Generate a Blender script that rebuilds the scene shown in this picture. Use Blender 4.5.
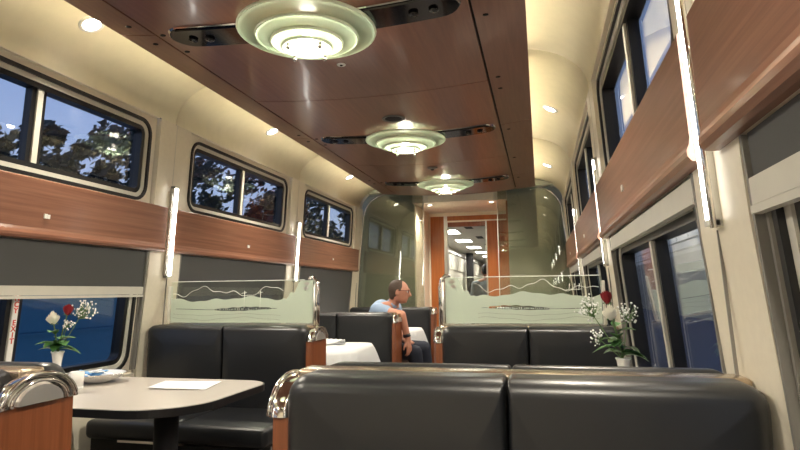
import bpy, bmesh, math, random
from mathutils import Vector, Matrix
random.seed(7)
PI = math.pi
for o in list(bpy.data.objects): bpy.data.objects.remove(o)
S = bpy.context.scene
C = S.collection

# ------------------------------------------------------------------ camera
cam_d = bpy.data.cameras.new('camera'); cam = bpy.data.objects.new('camera', cam_d); C.objects.link(cam)
cam_d.sensor_fit = 'HORIZONTAL'; cam_d.sensor_width = 36.0; cam_d.lens = 36.0 * 578 / 800
cam_d.clip_start = 0.02; cam_d.clip_end = 400
yaw, pitch, roll = 0.2364, 0.1150, -0.0105
fw = Vector((-math.sin(yaw)*math.cos(pitch), math.cos(yaw)*math.cos(pitch), math.sin(pitch)))
rt = fw.cross(Vector((0, 0, 1))).normalized(); up = rt.cross(fw)
r2 = rt*math.cos(roll) + up*math.sin(roll); u2 = up*math.cos(roll) - rt*math.sin(roll)
cam.matrix_world = Matrix(((r2.x, u2.x, -fw.x, 1.0), (r2.y, u2.y, -fw.y, 0.0), (r2.z, u2.z, -fw.z, 1.15), (0, 0, 0, 1)))
S.camera = cam
# ------------------------------------------------------------------ world: clear dusk sky
W = bpy.data.worlds.new('dusk'); S.world = W; W.use_nodes = True
nt = W.node_tree; nt.nodes.clear()
tc = nt.nodes.new('ShaderNodeTexCoord'); sp = nt.nodes.new('ShaderNodeSeparateXYZ')
rp = nt.nodes.new('ShaderNodeValToRGB'); bg = nt.nodes.new('ShaderNodeBackground'); ow = nt.nodes.new('ShaderNodeOutputWorld')
nt.links.new(tc.outputs['Generated'], sp.inputs[0]); nt.links.new(sp.outputs['Z'], rp.inputs[0])
nt.links.new(rp.outputs[0], bg.inputs[0]); nt.links.new(bg.outputs[0], ow.inputs[0])
rp.color_ramp.elements[0].position = 0.0; rp.color_ramp.elements[0].color = (0.30, 0.34, 0.44, 1)
rp.color_ramp.elements[1].position = 0.75; rp.color_ramp.elements[1].color = (0.07, 0.11, 0.22, 1)
e = rp.color_ramp.elements.new(0.3); e.color = (0.17, 0.22, 0.36, 1)
bg.inputs[1].default_value = 0.88
# ------------------------------------------------------------------ exposure
S.view_settings.view_transform = 'Standard'; S.view_settings.look = 'None'
S.view_settings.gamma = 1.0; S.view_settings.use_curve_mapping = False
S.view_settings.exposure = 1.45
LAMP_W, COVE_E, STRIP_E, DOWN_W, GALLEY_E = 62.0, 9.5, 7.0, 42.0, 14.0
WARM = (1.0, 0.84, 0.60)

# ------------------------------------------------------------------ materials
def mat(name, col, rough=0.5, metal=0.0, coat=0.0, spec=0.5, emit=None, es=0.0, trans=None, bump=None, sheen=0.0):
    m = bpy.data.materials.new(name); m.use_nodes = True
    b = m.node_tree.nodes['Principled BSDF']
    b.inputs['Base Color'].default_value = (*col, 1); b.inputs['Roughness'].default_value = rough
    b.inputs['Metallic'].default_value = metal; b.inputs['Coat Weight'].default_value = coat
    b.inputs['Coat Roughness'].default_value = 0.12
    b.inputs['Specular IOR Level'].default_value = spec
    b.inputs['Sheen Weight'].default_value = sheen
    if emit: b.inputs['Emission Color'].default_value = (*emit, 1); b.inputs['Emission Strength'].default_value = es
    # procedural variation: faint noise on colour and optional bump
    n = m.node_tree.nodes; l = m.node_tree.links
    t = n.new('ShaderNodeTexCoord'); no = n.new('ShaderNodeTexNoise')
    no.inputs['Scale'].default_value = (bump[0] if bump else 14.0); no.inputs['Detail'].default_value = 4
    l.new(t.outputs['Object'], no.inputs['Vector'])
    mx = n.new('ShaderNodeMix'); mx.data_type = 'RGBA'
    mx.inputs[6].default_value = (*[c*0.93 for c in col], 1); mx.inputs[7].default_value = (*[min(1, c*1.06) for c in col], 1)
    l.new(no.outputs['Fac'], mx.inputs[0]); l.new(mx.outputs[2], b.inputs['Base Color'])
    if bump:
        bp = n.new('ShaderNodeBump'); bp.inputs['Strength'].default_value = bump[1]; bp.inputs['Distance'].default_value = bump[2]
        l.new(no.outputs['Fac'], bp.inputs['Height']); l.new(bp.outputs[0], b.inputs['Normal'])
    return m

def wood(name, dark, light, stretch=(2, 60, 60), rough=0.32, coat=0.35, scale=1.0):
    m = mat(name, dark, rough, 0, coat); n = m.node_tree.nodes; l = m.node_tree.links
    b = n['Principled BSDF']
    t = n.new('ShaderNodeTexCoord'); mp = n.new('ShaderNodeMapping'); mp.inputs['Scale'].default_value = stretch
    l.new(t.outputs['Object'], mp.inputs[0])
    no = n.new('ShaderNodeTexNoise'); no.inputs['Scale'].default_value = scale; no.inputs['Detail'].default_value = 6; no.inputs['Roughness'].default_value = 0.62
    l.new(mp.outputs[0], no.inputs['Vector'])
    r = n.new('ShaderNodeValToRGB'); r.color_ramp.elements[0].position = 0.32; r.color_ramp.elements[1].position = 0.70
    r.color_ramp.elements[0].color = (*dark, 1); r.color_ramp.elements[1].color = (*light, 1)
    l.new(no.outputs['Fac'], r.inputs[0]); l.new(r.outputs[0], b.inputs['Base Color'])
    bp = n.new('ShaderNodeBump'); bp.inputs['Strength'].default_value = 0.06; bp.inputs['Distance'].default_value = 0.001
    l.new(no.outputs['Fac'], bp.inputs['Height']); l.new(bp.outputs[0], b.inputs['Normal'])
    return m

def thin_glass(name, tint, ior=1.5, rough=0.0, gcol=(1, 1, 1), boost=1.0):
    m = bpy.data.materials.new(name); m.use_nodes = True
    n = m.node_tree.nodes; l = m.node_tree.links; n.clear()
    o = n.new('ShaderNodeOutputMaterial'); mx = n.new('ShaderNodeMixShader'); fr = n.new('ShaderNodeFresnel')
    t = n.new('ShaderNodeBsdfTransparent'); g = n.new('ShaderNodeBsdfGlossy')
    ge = n.new('ShaderNodeNewGeometry'); mr = n.new('ShaderNodeMapRange')
    mr.inputs[3].default_value = ior; mr.inputs[4].default_value = 1.0/ior
    l.new(ge.outputs['Backfacing'], mr.inputs[0]); l.new(mr.outputs[0], fr.inputs[0]); t.inputs[0].default_value = (*tint, 1)
    g.inputs['Roughness'].default_value = rough; g.inputs[0].default_value = (*gcol, 1)
    mu = n.new('ShaderNodeMath'); mu.operation = 'MULTIPLY'; mu.use_clamp = True; mu.inputs[1].default_value = boost
    l.new(fr.outputs[0], mu.inputs[0]); l.new(mu.outputs[0], mx.inputs[0])
    l.new(t.outputs[0], mx.inputs[1]); l.new(g.outputs[0], mx.inputs[2]); l.new(mx.outputs[0], o.inputs[0])
    return m

def frosted(name, col, clear=0.25, transl=0.5):
    m = bpy.data.materials.new(name); m.use_nodes = True
    n = m.node_tree.nodes; l = m.node_tree.links; n.clear()
    o = n.new('ShaderNodeOutputMaterial'); a = n.new('ShaderNodeMixShader'); b = n.new('ShaderNodeMixShader')
    d = n.new('ShaderNodeBsdfDiffuse'); tr = n.new('ShaderNodeBsdfTranslucent'); tp = n.new('ShaderNodeBsdfTransparent')
    no = n.new('ShaderNodeTexNoise'); no.inputs['Scale'].default_value = 120
    tc = n.new('ShaderNodeTexCoord'); l.new(tc.outputs['Object'], no.inputs['Vector'])
    mx = n.new('ShaderNodeMix'); mx.data_type = 'RGBA'; mx.inputs[6].default_value = (*[c*0.96 for c in col], 1); mx.inputs[7].default_value = (*col, 1)
    l.new(no.outputs['Fac'], mx.inputs[0]); l.new(mx.outputs[2], d.inputs[0]); l.new(mx.outputs[2], tr.inputs[0])
    a.inputs[0].default_value = transl; b.inputs[0].default_value = clear
    l.new(d.outputs[0], a.inputs[1]); l.new(tr.outputs[0], a.inputs[2])
    l.new(a.outputs[0], b.inputs[1]); l.new(tp.outputs[0], b.inputs[2]); l.new(b.outputs[0], o.inputs[0])
    return m

def emis(name, col, st):
    m = bpy.data.materials.new(name); m.use_nodes = True
    n = m.node_tree.nodes; l = m.node_tree.links; n.clear()
    o = n.new('ShaderNodeOutputMaterial'); e = n.new('ShaderNodeEmission')
    e.inputs[0].default_value = (*col, 1); e.inputs[1].default_value = st
    l.new(e.outputs[0], o.inputs[0]); return m

M = dict(
    cream=mat('cream_paint', (0.76, 0.70, 0.57), 0.42, bump=(40, 0.05, 0.002)),
    cove=mat('cove_cream', (0.80, 0.74, 0.55), 0.5),
    ceilwood=wood('ceiling_wood', (0.165, 0.064, 0.038), (0.22, 0.092, 0.056), (50, 3, 50), 0.33, 0.3),
    bandwood=wood('band_wood', (0.185, 0.074, 0.042), (0.30, 0.138, 0.084), (40, 1.6, 70), 0.36, 0.3),
    endwood=wood('end_panel_wood', (0.17, 0.050, 0.018), (0.26, 0.085, 0.034), (60, 60, 2.2), 0.34, 0.35),
    orange=wood('bulkhead_wood', (0.30, 0.085, 0.015), (0.42, 0.13, 0.028), (40, 40, 2), 0.4, 0.2),
    railwood=mat('bronze_rail', (0.46, 0.37, 0.27), 0.22, 0.85),
    leather=mat('black_leather', (0.014, 0.015, 0.017), 0.34, spec=0.55, bump=(260, 0.12, 0.001)),
    base=mat('dark_base', (0.012, 0.012, 0.014), 0.5),
    chrome=mat('chrome', (0.86, 0.83, 0.78), 0.10, 1.0),
    steel=mat('brushed_steel', (0.68, 0.66, 0.62), 0.28, 1.0),
    brushed=mat('satin_plate', (0.80, 0.78, 0.74), 0.42, 1.0),
    rubber=mat('black_gasket', (0.010, 0.010, 0.011), 0.35),
    groove=mat('dark_groove', (0.006, 0.005, 0.005), 0.8),
    blackgloss=mat('black_gloss_metal', (0.004, 0.004, 0.005), 0.10, 0.0, 0.0),
    blind=mat('grey_blind_fabric', (0.075, 0.076, 0.076), 0.75, bump=(400, 0.2, 0.001)),
    bar=mat('blind_bar', (0.62, 0.60, 0.53), 0.4),
    guide=mat('grey_guide', (0.20, 0.19, 0.17), 0.4),
    white=mat('white_plastic', (0.80, 0.80, 0.77), 0.4),
    laminate=mat('beige_laminate', (0.50, 0.46, 0.42), 0.30, coat=0.2, bump=(220, 0.03, 0.001)),
    cloth=mat('white_tablecloth', (0.68, 0.69, 0.70), 0.8, bump=(160, 0.15, 0.002)),
    paper=mat('white_paper', (0.84, 0.85, 0.88), 0.7),
    pane=thin_glass('window_glass', (0.86, 0.90, 0.93), 1.62),
    divglass=thin_glass('divider_glass', (0.95, 0.98, 0.95), 1.45),
    partglass=thin_glass('partition_glass', (0.82, 0.83, 0.78), 1.7, gcol=(0.92, 0.93, 0.86), boost=1.2),
    frost=frosted('frosted_etching', (0.70, 0.76, 0.67), 0.06, 0.45),
    etch=mat('etched_line', (0.85, 0.88, 0.82), 0.7),
    lampglass=frosted('lamp_glass', (0.70, 0.84, 0.64), 0.14, 0.60),
    lampedge=mat('lamp_glass_edge', (0.80, 0.90, 0.70), 0.25),
    strip=emis('sconce_light', (1.0, 0.96, 0.88), STRIP_E),
    led=emis('cove_led', (1.0, 0.86, 0.58), COVE_E),
    bulb=emis('lamp_bulb', (1.0, 0.94, 0.78), LAMP_W),
    down=emis('downlight_lens', (1.0, 0.97, 0.88), 14.0),
    galley=emis('galley_panel', (1.0, 0.97, 0.90), GALLEY_E),
    carpet=mat('floor_carpet', (0.20, 0.18, 0.17), 0.9, bump=(300, 0.4, 0.003)),
    greenpanel=mat('closet_panel', (0.34, 0.355, 0.29), 0.45),
    soffit=mat('soffit_white', (0.66, 0.62, 0.54), 0.5),
    red=mat('red_letters', (0.65, 0.05, 0.03), 0.6),
    skin=mat('skin', (0.54, 0.25, 0.165), 0.5),
    shirt=mat('light_blue_shirt', (0.33, 0.44, 0.62), 0.85, bump=(60, 0.3, 0.004)),
    trousers=mat('navy_trousers', (0.016, 0.020, 0.035), 0.85),
    hair=mat('brown_hair', (0.06, 0.035, 0.022), 0.6, bump=(90, 1.0, 0.006)),
    frame=mat('spectacle_frame', (0.12, 0.02, 0.02), 0.3),
    lanyard=mat('dark_lanyard', (0.02, 0.02, 0.03), 0.6),
    grey_shirt=mat('grey_shirt', (0.30, 0.34, 0.38), 0.85),
    dark_hair=mat('dark_hair', (0.012, 0.010, 0.010), 0.6),
    rose_red=mat('red_petal', (0.27, 0.008, 0.016), 0.55),
    rose_white=mat('white_petal', (0.86, 0.84, 0.74), 0.55),
    leaf=mat('rose_leaf', (0.07, 0.19, 0.05), 0.45),
    stem=mat('flower_stem', (0.12, 0.22, 0.07), 0.5),
    gyp=mat('gypsophila_bloom', (0.85, 0.86, 0.84), 0.7),
    vase=mat('white_vase', (0.78, 0.76, 0.72), 0.25, coat=0.5),
    bowl=mat('clear_bowl', (0.72, 0.70, 0.68), 0.15, coat=0.5),
    blue_packet=mat('blue_sachet', (0.10, 0.30, 0.60), 0.5),
    white_packet=mat('white_sachet', (0.80, 0.83, 0.86), 0.5),
    bluecar=mat('blue_train_paint', (0.035, 0.18, 0.32), 0.45),
    navypaint=mat('navy_train_paint', (0.03, 0.06, 0.20), 0.4),
    bark=mat('bark', (0.05, 0.04, 0.03), 0.9),
    crown=mat('tree_leaves', (0.028, 0.045, 0.048), 0.8),
    house=mat('far_building', (0.30, 0.27, 0.24), 0.9),
    ground=mat('gravel', (0.10, 0.10, 0.10), 0.95, bump=(20, 0.4, 0.02)),
    cabinet=mat('galley_cabinet', (0.72, 0.68, 0.56), 0.4),
    galceil=mat('galley_ceiling', (0.50, 0.48, 0.43), 0.5),
)

# ------------------------------------------------------------------ mesh helpers
class MB:
    def __init__(s): s.v = []; s.f = []; s.sm = []
    def add(s, vs, fs, smooth=False):
        b = len(s.v); s.v += [tuple(p) for p in vs]; s.f += [tuple(i+b for i in f) for f in fs]; s.sm += [smooth]*len(fs); return s
    def box(s, x0, x1, y0, y1, z0, z1, fn=None):
        vs = [(x, y, z) for x in (x0, x1) for y in (y0, y1) for z in (z0, z1)]
        if fn: vs = [fn(*p) for p in vs]
        return s.add(vs, [(0, 1, 3, 2), (4, 6, 7, 5), (0, 4, 5, 1), (2, 3, 7, 6), (0, 2, 6, 4), (1, 5, 7, 3)])
    def rbox(s, x0, x1, y0, y1, z0, z1, r=0.02, seg=3, bulge=None):
        bm = bmesh.new(); bmesh.ops.create_cube(bm, size=1)
        for v in bm.verts:
            v.co = Vector(((x0+x1)/2+v.co.x*(x1-x0), (y0+y1)/2+v.co.y*(y1-y0), (z0+z1)/2+v.co.z*(z1-z0)))
        bmesh.ops.bevel(bm, geom=list(bm.edges), offset=r, segments=seg, profile=0.5, affect='EDGES')
        bm.verts.index_update()
        s.add([v.co[:] for v in bm.verts], [[v.index for v in f.verts] for f in bm.faces], True); bm.free(); return s
    def tube(s, pts, r, n=8, cap=True, taper=None):
        pts = [Vector(p) for p in pts]; rings = []
        prev = None
        for i, p in enumerate(pts):
            t = (pts[min(i+1, len(pts)-1)] - pts[max(i-1, 0)]).normalized()
            a = t.orthogonal().normalized() if prev is None else (prev - t*prev.dot(t)).normalized()
            prev = a; b = t.cross(a)
            rr = r if taper is None else r*(1+(taper-1)*i/(len(pts)-1))
            if isinstance(r, (list, tuple)): rr = r[i]
            rings.append([p + (a*math.cos(2*PI*k/n)+b*math.sin(2*PI*k/n))*rr for k in range(n)])
        vs = [q for R_ in rings for q in R_]; fs = []
        for i in range(len(rings)-1):
            for k in range(n): fs.append((i*n+k, i*n+(k+1) % n, (i+1)*n+(k+1) % n, (i+1)*n+k))
        if cap: fs += [tuple(range(n))[::-1], tuple((len(rings)-1)*n+k for k in range(n))]
        return s.add(vs, fs, True)
    def lathe(s, prof, cen=(0, 0, 0), n=32, sy=1.0, loop=False):
        if loop: prof = list(prof)+[prof[0]]
        vs = []; fs = []
        for r, z in prof:
            for k in range(n): vs.append((cen[0]+r*math.cos(2*PI*k/n), cen[1]+sy*r*math.sin(2*PI*k/n), cen[2]+z))
        for i in range(len(prof)-1):
            for k in range(n): fs.append((i*n+k, i*n+(k+1) % n, (i+1)*n+(k+1) % n, (i+1)*n+k))
        if prof[0][0] > 1e-6 and not loop: fs.append(tuple(range(n))[::-1])
        if prof[-1][0] > 1e-6 and not loop: fs.append(tuple((len(prof)-1)*n+k for k in range(n)))
        return s.add(vs, fs, True)
    def sphere(s, c, r, n=10, m=6, sc=(1, 1, 1), rot=None):
        vs = []; fs = []
        for i in range(m+1):
            a = PI*i/m
            for k in range(n):
                v = Vector((sc[0]*r*math.sin(a)*math.cos(2*PI*k/n), sc[1]*r*math.sin(a)*math.sin(2*PI*k/n), sc[2]*r*math.cos(a)))
                if rot: v = rot @ v
                vs.append(v + Vector(c))
        for i in range(m):
            for k in range(n): fs.append((i*n+k, (i+1)*n+k, (i+1)*n+(k+1) % n, i*n+(k+1) % n))
        return s.add(vs, fs, True)
    def prism(s, poly, to3, d0, d1):   # poly: list of (a,b); to3(a,b,d) -> xyz
        n = len(poly)
        vs = [to3(a, b, d0) for a, b in poly] + [to3(a, b, d1) for a, b in poly]
        fs = [tuple(range(n))[::-1], tuple(range(n, 2*n))] + [(i, (i+1) % n, n+(i+1) % n, n+i) for i in range(n)]
        return s.add(vs, fs)
    def ring(s, outer, inner, to3, d0, d1, di=None):   # frame between two loops of the same length
        n = len(outer); di = d1 if di is None else di
        vs = [to3(a, b, d0) for a, b in outer] + [to3(a, b, di) for a, b in inner] + [to3(a, b, d1) for a, b in outer] + [to3(a, b, d1 if di == d1 and d0 != d1 else d1) for a, b in inner]
        # loops: 0 outer front, 1 inner front, 2 outer back, 3 inner back
        vs = [to3(a, b, d0) for a, b in outer] + [to3(a, b, d0) for a, b in inner] + [to3(a, b, d1) for a, b in outer] + [to3(a, b, d1) for a, b in inner]
        fs = []
        for i in range(n):
            j = (i+1) % n
            fs += [(i, j, n+j, n+i), (2*n+i, 3*n+i, 3*n+j, 2*n+j), (n+i, n+j, 3*n+j, 3*n+i), (i, 2*n+i, 2*n+j, j)]
        return s.add(vs, fs)
    def build(s, name, m, parent=None, org=None, autosmooth=True):
        if org is None:
            q_ = parent
            while q_ is not None and q_.parent is not None: q_ = q_.parent
            org = q_['_o'] if q_ is not None and '_o' in q_ else (0, 0, 0)
        me = bpy.data.meshes.new(name)
        me.from_pydata([(v[0]-org[0], v[1]-org[1], v[2]-org[2]) for v in s.v], [], s.f)
        bm = bmesh.new(); bm.from_mesh(me); bmesh.ops.recalc_face_normals(bm, faces=list(bm.faces)); bm.to_mesh(me); bm.free()
        for p, q in zip(me.polygons, s.sm): p.use_smooth = q
        me.materials.append(M[m] if isinstance(m, str) else m)
        o = bpy.data.objects.new(name, me); C.objects.link(o)
        if parent is not None: o.parent = parent
        return o

def tag(o, label=None, cat=None, group=None, kind=None):
    if label: o['label'] = label
    if cat: o['category'] = cat
    if group: o['group'] = group
    if kind: o['kind'] = kind
    return o
ROOTS = []
def empty(name, loc, label=None, cat=None, group=None, kind=None):
    o = bpy.data.objects.new(name, None); C.objects.link(o); o.location = loc; o.empty_display_size = 0.05
    o['_o'] = list(loc); ROOTS.append(o)
    return tag(o, label, cat, group, kind)
def copy_tree(o, loc, label=None, group=None, rotz=None):
    def cp(a, p):
        c = a.copy(); C.objects.link(c)
        if p is not None: c.parent = p
        for ch in list(a.children): cp(ch, c)
        return c
    c = cp(o, None); c.location = loc
    if '_o' in c: ROOTS.append(c)
    if label: c['label'] = label
    if group: c['group'] = group
    if rotz is not None: c.rotation_euler[2] = rotz
    return c
def one(mb, name, m, org, label, cat, group=None):
    o = mb.build(name, m, None, org); o.location = org; return tag(o, label, cat, group)

def rrect(a0, a1, b0, b1, r, n=6):
    pts = []
    for cx, cy, s in ((a1-r, b1-r, 0), (a0+r, b1-r, 1), (a0+r, b0+r, 2), (a1-r, b0+r, 3)):
        for k in range(n+1):
            t = PI/2*(s + k/n); pts.append((cx+r*math.cos(t), cy+r*math.sin(t)))
    return pts

# ------------------------------------------------------------------ car dimensions (metres, x across, y along, z up)
PITCH = 2.0
BAYS = [-1.73 + PITCH*k for k in range(5)]      # window bay centres
PIERS = [-2.72 + PITCH*k for k in range(6)]     # pier centres: ..., 1.28, 3.28, 5.28, 7.28
Y0, Y1 = -2.72, 7.40
XW = [(0.0, 1.425), (0.70, 1.412), (0.90, 1.398), (1.27, 1.360), (1.84, 1.325), (2.26, 1.300), (3.0, 1.26)]
def xw(z):
    for (a, b), (c, d) in zip(XW, XW[1:]):
        if z <= c: return b + (d-b)*(z-a)/(c-a)
    return XW[-1][1]
def WM(side): return lambda y, z, d: (side*(xw(z)+d), y, z)     # d = depth outward from the wall face
def czp(x): return 2.37 + 0.064*x*x                             # bowed ceiling panel
def cove_pt(t): return 0.905+0.395*math.cos(t), 2.26+0.27*math.sin(t)
SIDE = {-1: 'left', 1: 'right'}

# ------------------------------------------------------------------ floor, walls
o = MB().box(-1.6, 1.6, Y0, 24, -0.08, 0).build('floor', 'carpet'); tag(o, 'dark carpet floor of the dining car', kind='structure')
UZ0, UZ1, LZ0, LZ1 = 1.700, 2.255, 0.68, 1.420
HB = 0.83
for s in (-1, 1):
    f = WM(s); mb = MB()
    zs = [0.0, 0.35, 0.68, 0.9, 1.27, 1.42, 1.70, 1.84, 2.0, 2.26]
    def slab(y0, y1, z0, z1):
        zz = [z for z in zs if z0 < z < z1]; zz = [z0]+zz+[z1]
        for a, b in zip(zz, zz[1:]): mb.box(y0, y1, a, b, 0.0, 0.10, fn=lambda y, z, d: f(y, z, d))
    for p in PIERS:
        slab(max(Y0, p-0.16), min(Y1+0.02, p+0.16), 0, 2.26)
    for b in BAYS:
        slab(b-HB, b+HB+0.02 if False else b+HB, 0, LZ0); slab(b-HB, b+HB, LZ1, UZ0); slab(b-HB, b+HB, UZ1, 2.26)
    wall = mb.build('wall_'+SIDE[s], 'cream'); tag(wall, 'cream %s side wall of the dining car with wide piers' % SIDE[s], kind='structure')
    # seam down each pier
    for p in PIERS[1:]:
        MB().box(p+0.028, p+0.033, 0.0, 1.27, -0.002, 0.004, fn=lambda y, z, d: f(y, z, d)).build('pier_seam', 'guide', wall)
        MB().box(p+0.0, p+0.004, 1.84, 2.26, -0.0015, 0.004, fn=lambda y, z, d: f(y, z, d)).build('pier_seam', 'bar', wall)
    # wood band: one panel per bay with a rolled lower lip
    for i, b in enumerate(BAYS):
        mb = MB(); ya, yb = b-0.955, b+0.955
        if i == len(BAYS)-1: yb = b+0.99
        prof = [(1.705, 0.0), (1.705, -0.022), (1.700, -0.026), (1.47, -0.028), (1.455, -0.031), (1.442, -0.037), (1.430, -0.037), (1.420, -0.029), (1.418, -0.015), (1.418, 0.0)]
        n = len(prof)
        vs = [f(y, z, d) for y in (ya, yb) for z, d in prof]
        mb.add(vs, [(k, k+1, n+k+1, n+k) for k in range(n-1)] + [tuple(range(n)), tuple(range(n, 2*n))])
        mb.build('wood_panel', 'bandwood', wall)
    # cove panels above the windows
    for b in BAYS:
        mb = MB(); ts = [PI/2*k/10 for k in range(11)]
        ya, yb = b-0.995, min(b+0.995, Y1)
        pts = [cove_pt(t) for t in ts]
        n = len(pts); th = 0.02
        vs = [(s*x, y, z) for y in (ya, yb) for x, z in pts] + [(s*(x+th), y, z+th) for y in (ya, yb) for x, z in pts]
        fs = [(k, k+1, n+k+1, n+k) for k in range(n-1)]
        fs += [(2*n+k, 3*n+k, 3*n+k+1, 2*n+k+1) for k in range(n-1)]
        fs += [(k, 2*n+k, 2*n+k+1, k+1) for k in range(n-1)] + [(n+k, n+k+1, 3*n+k+1, 3*n+k) for k in range(n-1)]
        mb.add(vs, fs, True); mb.build('cove_panel', 'cove', wall)
    # backing shell behind cove joints
    mb = MB(); pts = [cove_pt(PI/2*k/10) for k in range(11)]
    vs = [(s*(x+0.006), y, z+0.006) for y in (Y0, Y1) for x, z in pts]; n = len(pts)
    vs += [(s*(x+0.05), y, z+0.05) for y in (Y0, Y1) for x, z in pts]
    mb.add(vs, [(k, k+1, n+k+1, n+k) for k in range(n-1)] + [(2*n+k, 2*n+k+1, 3*n+k+1, 3*n+k) for k in range(n-1)], True)
    mb.build('cove_backing', 'bar', wall)

# ------------------------------------------------------------------ windows
win_n = 0
for s in (-1, 1):
    f = WM(s)
    for b in BAYS:
        for low in (0, 1):
            win_n += 1
            z0, z1 = (LZ0, LZ1) if low else (UZ0, UZ1)
            root = empty('window_%d' % win_n, (s*xw((z0+z1)/2), b, z0), '%s %s window of the bay with twin panes and black gaskets' % (SIDE[s], 'lower' if low else 'upper'), kind='structure')
            y0, y1 = b-HB, b+HB
            rr = 0.11 if low else 0.095
            h0, h1 = (z0+0.022, z1-0.03) if low else (z0+0.018, z1-0.035)
            dd = 0.045
            L = lambda m, r, a=0.0: rrect(y0+0.045+m, y1-0.045-m, h0+m, h1-m, max(r-m, 0.004))
            out = rrect(y0, y1, z0, z1, 0.0008)
            MB().ring(out, L(0, rr), f, 0.02, 0.075).build('surround', 'cream', root)
            MB().ring(L(-0.002, rr), L(0.017, rr), f, 0.012, 0.078).build('outer_gasket', 'rubber', root)
            MB().ring(L(0.017, rr), L(0.042, rr), f, 0.024, 0.085).build('frame', 'bar', root)
            MB().ring(L(0.042, rr), L(0.068, rr), f, 0.030, 0.090).build('inner_gasket', 'rubber', root)
            ym = b - 0.02
            zi0, zi1 = h0+0.060, h1-0.060
            MB().box(ym-0.042, ym+0.042, zi0, zi1, 0.044, 0.085, fn=lambda y, z, d: f(y, z, d)).build('mullion_gasket', 'rubber', root)
            mu = MB().box(ym-0.016, ym+0.016, zi0, zi1, 0.034, 0.086, fn=lambda y, z, d: f(y, z, d)).build('mullion', 'bar', root)
            for a, c in ((y0+0.10, ym-0.03), (ym+0.03, y1-0.10)):
                MB().box(a, c, zi0-0.005, zi1+0.005, 0.068, 0.072, fn=lambda y, z, d: f(y, z, d)).build('pane', 'pane', root)
            if low and s == -1 and abs(b-2.27) < 0.1: exit_win, exit_y = root, ym
# stacked red letters on the left mullion
pl = MB().box(exit_y-0.014, exit_y+0.014, 0.80, 1.33, 0.0315, 0.035, fn=lambda y, z, d: WM(-1)(y, z, d)).build('placard', 'white', exit_win)
pl['label'] = 'white placard lettered EMERGENCY EXIT in red down the mullion'
word = 'EMERGENCY EXIT'
LZ = 1.012   # height of the E of EXIT
for i, ch in enumerate(word):
    if ch == ' ': continue
    cu = bpy.data.curves.new('letter', 'FONT'); cu.body = ch; cu.size = 0.036; cu.offset = 0.0008; cu.align_x = 'CENTER'; cu.extrude = 0.0006
    to = bpy.data.objects.new('letter_src', cu); C.objects.link(to)
    dg = bpy.context.evaluated_depsgraph_get(); me = bpy.data.meshes.new_from_object(to.evaluated_get(dg))
    bpy.data.objects.remove(to)
    zc = LZ - (i-10)*0.0285
    me.transform(Matrix(((0, 0, 1, 0), (1, 0, 0, 0), (0, 1, 0, 0), (0, 0, 0, 1))))
    me.materials.clear(); me.materials.append(M['red'])
    lo = bpy.data.objects.new('letter', me); C.objects.link(lo); lo.parent = pl
    wy, wz = exit_y, zc; k_ = (zc-0.80)/(1.33-0.80); xa_, xb_ = WM(-1)(0, 0.80, 0.0315)[0], WM(-1)(0, 1.33, 0.0315)[0]; wx = xa_+(xb_-xa_)*k_
    og = exit_win['_o']; lo.location = (wx-og[0]+0.0008, wy-og[1], wz-og[2]); lo.rotation_euler = (0, math.atan2(xb_-xa_, 0.53), 0)

# ------------------------------------------------------------------ ceiling: bowed wooden panels with dark joints
ceil = MB()
xs = [-0.93+1.86*k/12 for k in range(13)]
vs = [(x, y, czp(x)+0.022) for y in (Y0, 7.24) for x in xs]; n = len(xs)
vs += [(x, y, czp(x)+0.04) for y in (Y0, 7.24) for x in xs]
ceil.add(vs, [(k, k+1, n+k+1, n+k) for k in range(n-1)] + [(2*n+k, 2*n+k+1, 3*n+k+1, 3*n+k) for k in range(n-1)])
ceil.box(-0.95, 0.95, Y0, Y1, 2.532, 2.56)
ceiling = ceil.build('ceiling', 'groove'); tag(ceiling, 'dropped ceiling of bowed red-brown wood panels', kind='structure')
def cpanel(x0, x1, y0, y1):
    mb = MB(); k = 9 if x1-x0 > 0.5 else 4
    xs = [x0+(x1-x0)*i/(k-1) for i in range(k)]
    vs = [(x, y, czp(x)) for y in (y0, y1) for x in xs] + [(x, y, czp(x)+0.02) for y in (y0, y1) for x in xs]
    fs = [(i, i+1, k+i+1, k+i) for i in range(k-1)] + [(2*k+i, 2*k+i+1, 3*k+i+1, 3*k+i) for i in range(k-1)]
    fs += [(i, 2*k+i, 2*k+i+1, i+1) for i in range(k-1)] + [(k+i, k+i+1, 3*k+i+1, 3*k+i) for i in range(k-1)]
    fs += [(0, k, 3*k, 2*k), (k-1, 3*k-1, 4*k-1, 2*k-1)]
    mb.add(vs, fs); return mb.build('ceiling_panel', 'ceilwood', ceiling)
def latch(x, y):
    MB().lathe([(0.014, 0.0), (0.014, -0.003), (0.009, -0.0045), (0.0, -0.0045)], (x, y, czp(x)), 12, 0.75).build('latch', 'groove', ceiling)
jm = [Y0, -0.62, 1.38, 3.38, 5.38, 7.24]
for a, b in zip(jm, jm[1:]): cpanel(-0.778, 0.738, a+0.003, b-0.003)
js = [Y0, -1.65, 0.35, 2.35, 4.35, 6.35, 7.24]
for a, b in zip(js, js[1:]):
    cpanel(-0.98, -0.790, a+0.003, b-0.003); cpanel(0.750, 0.98, a+0.003, b-0.003)
for y in (2.35, 4.35, 6.35):
    for dy in (-0.1, 0.1):
        latch(-0.86, y+dy); latch(-0.745, y+dy+0.1)
for y in (1.5, 2.55, 3.35, 3.55, 4.5, 5.5, 6.5): latch(0.80, y)
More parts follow.
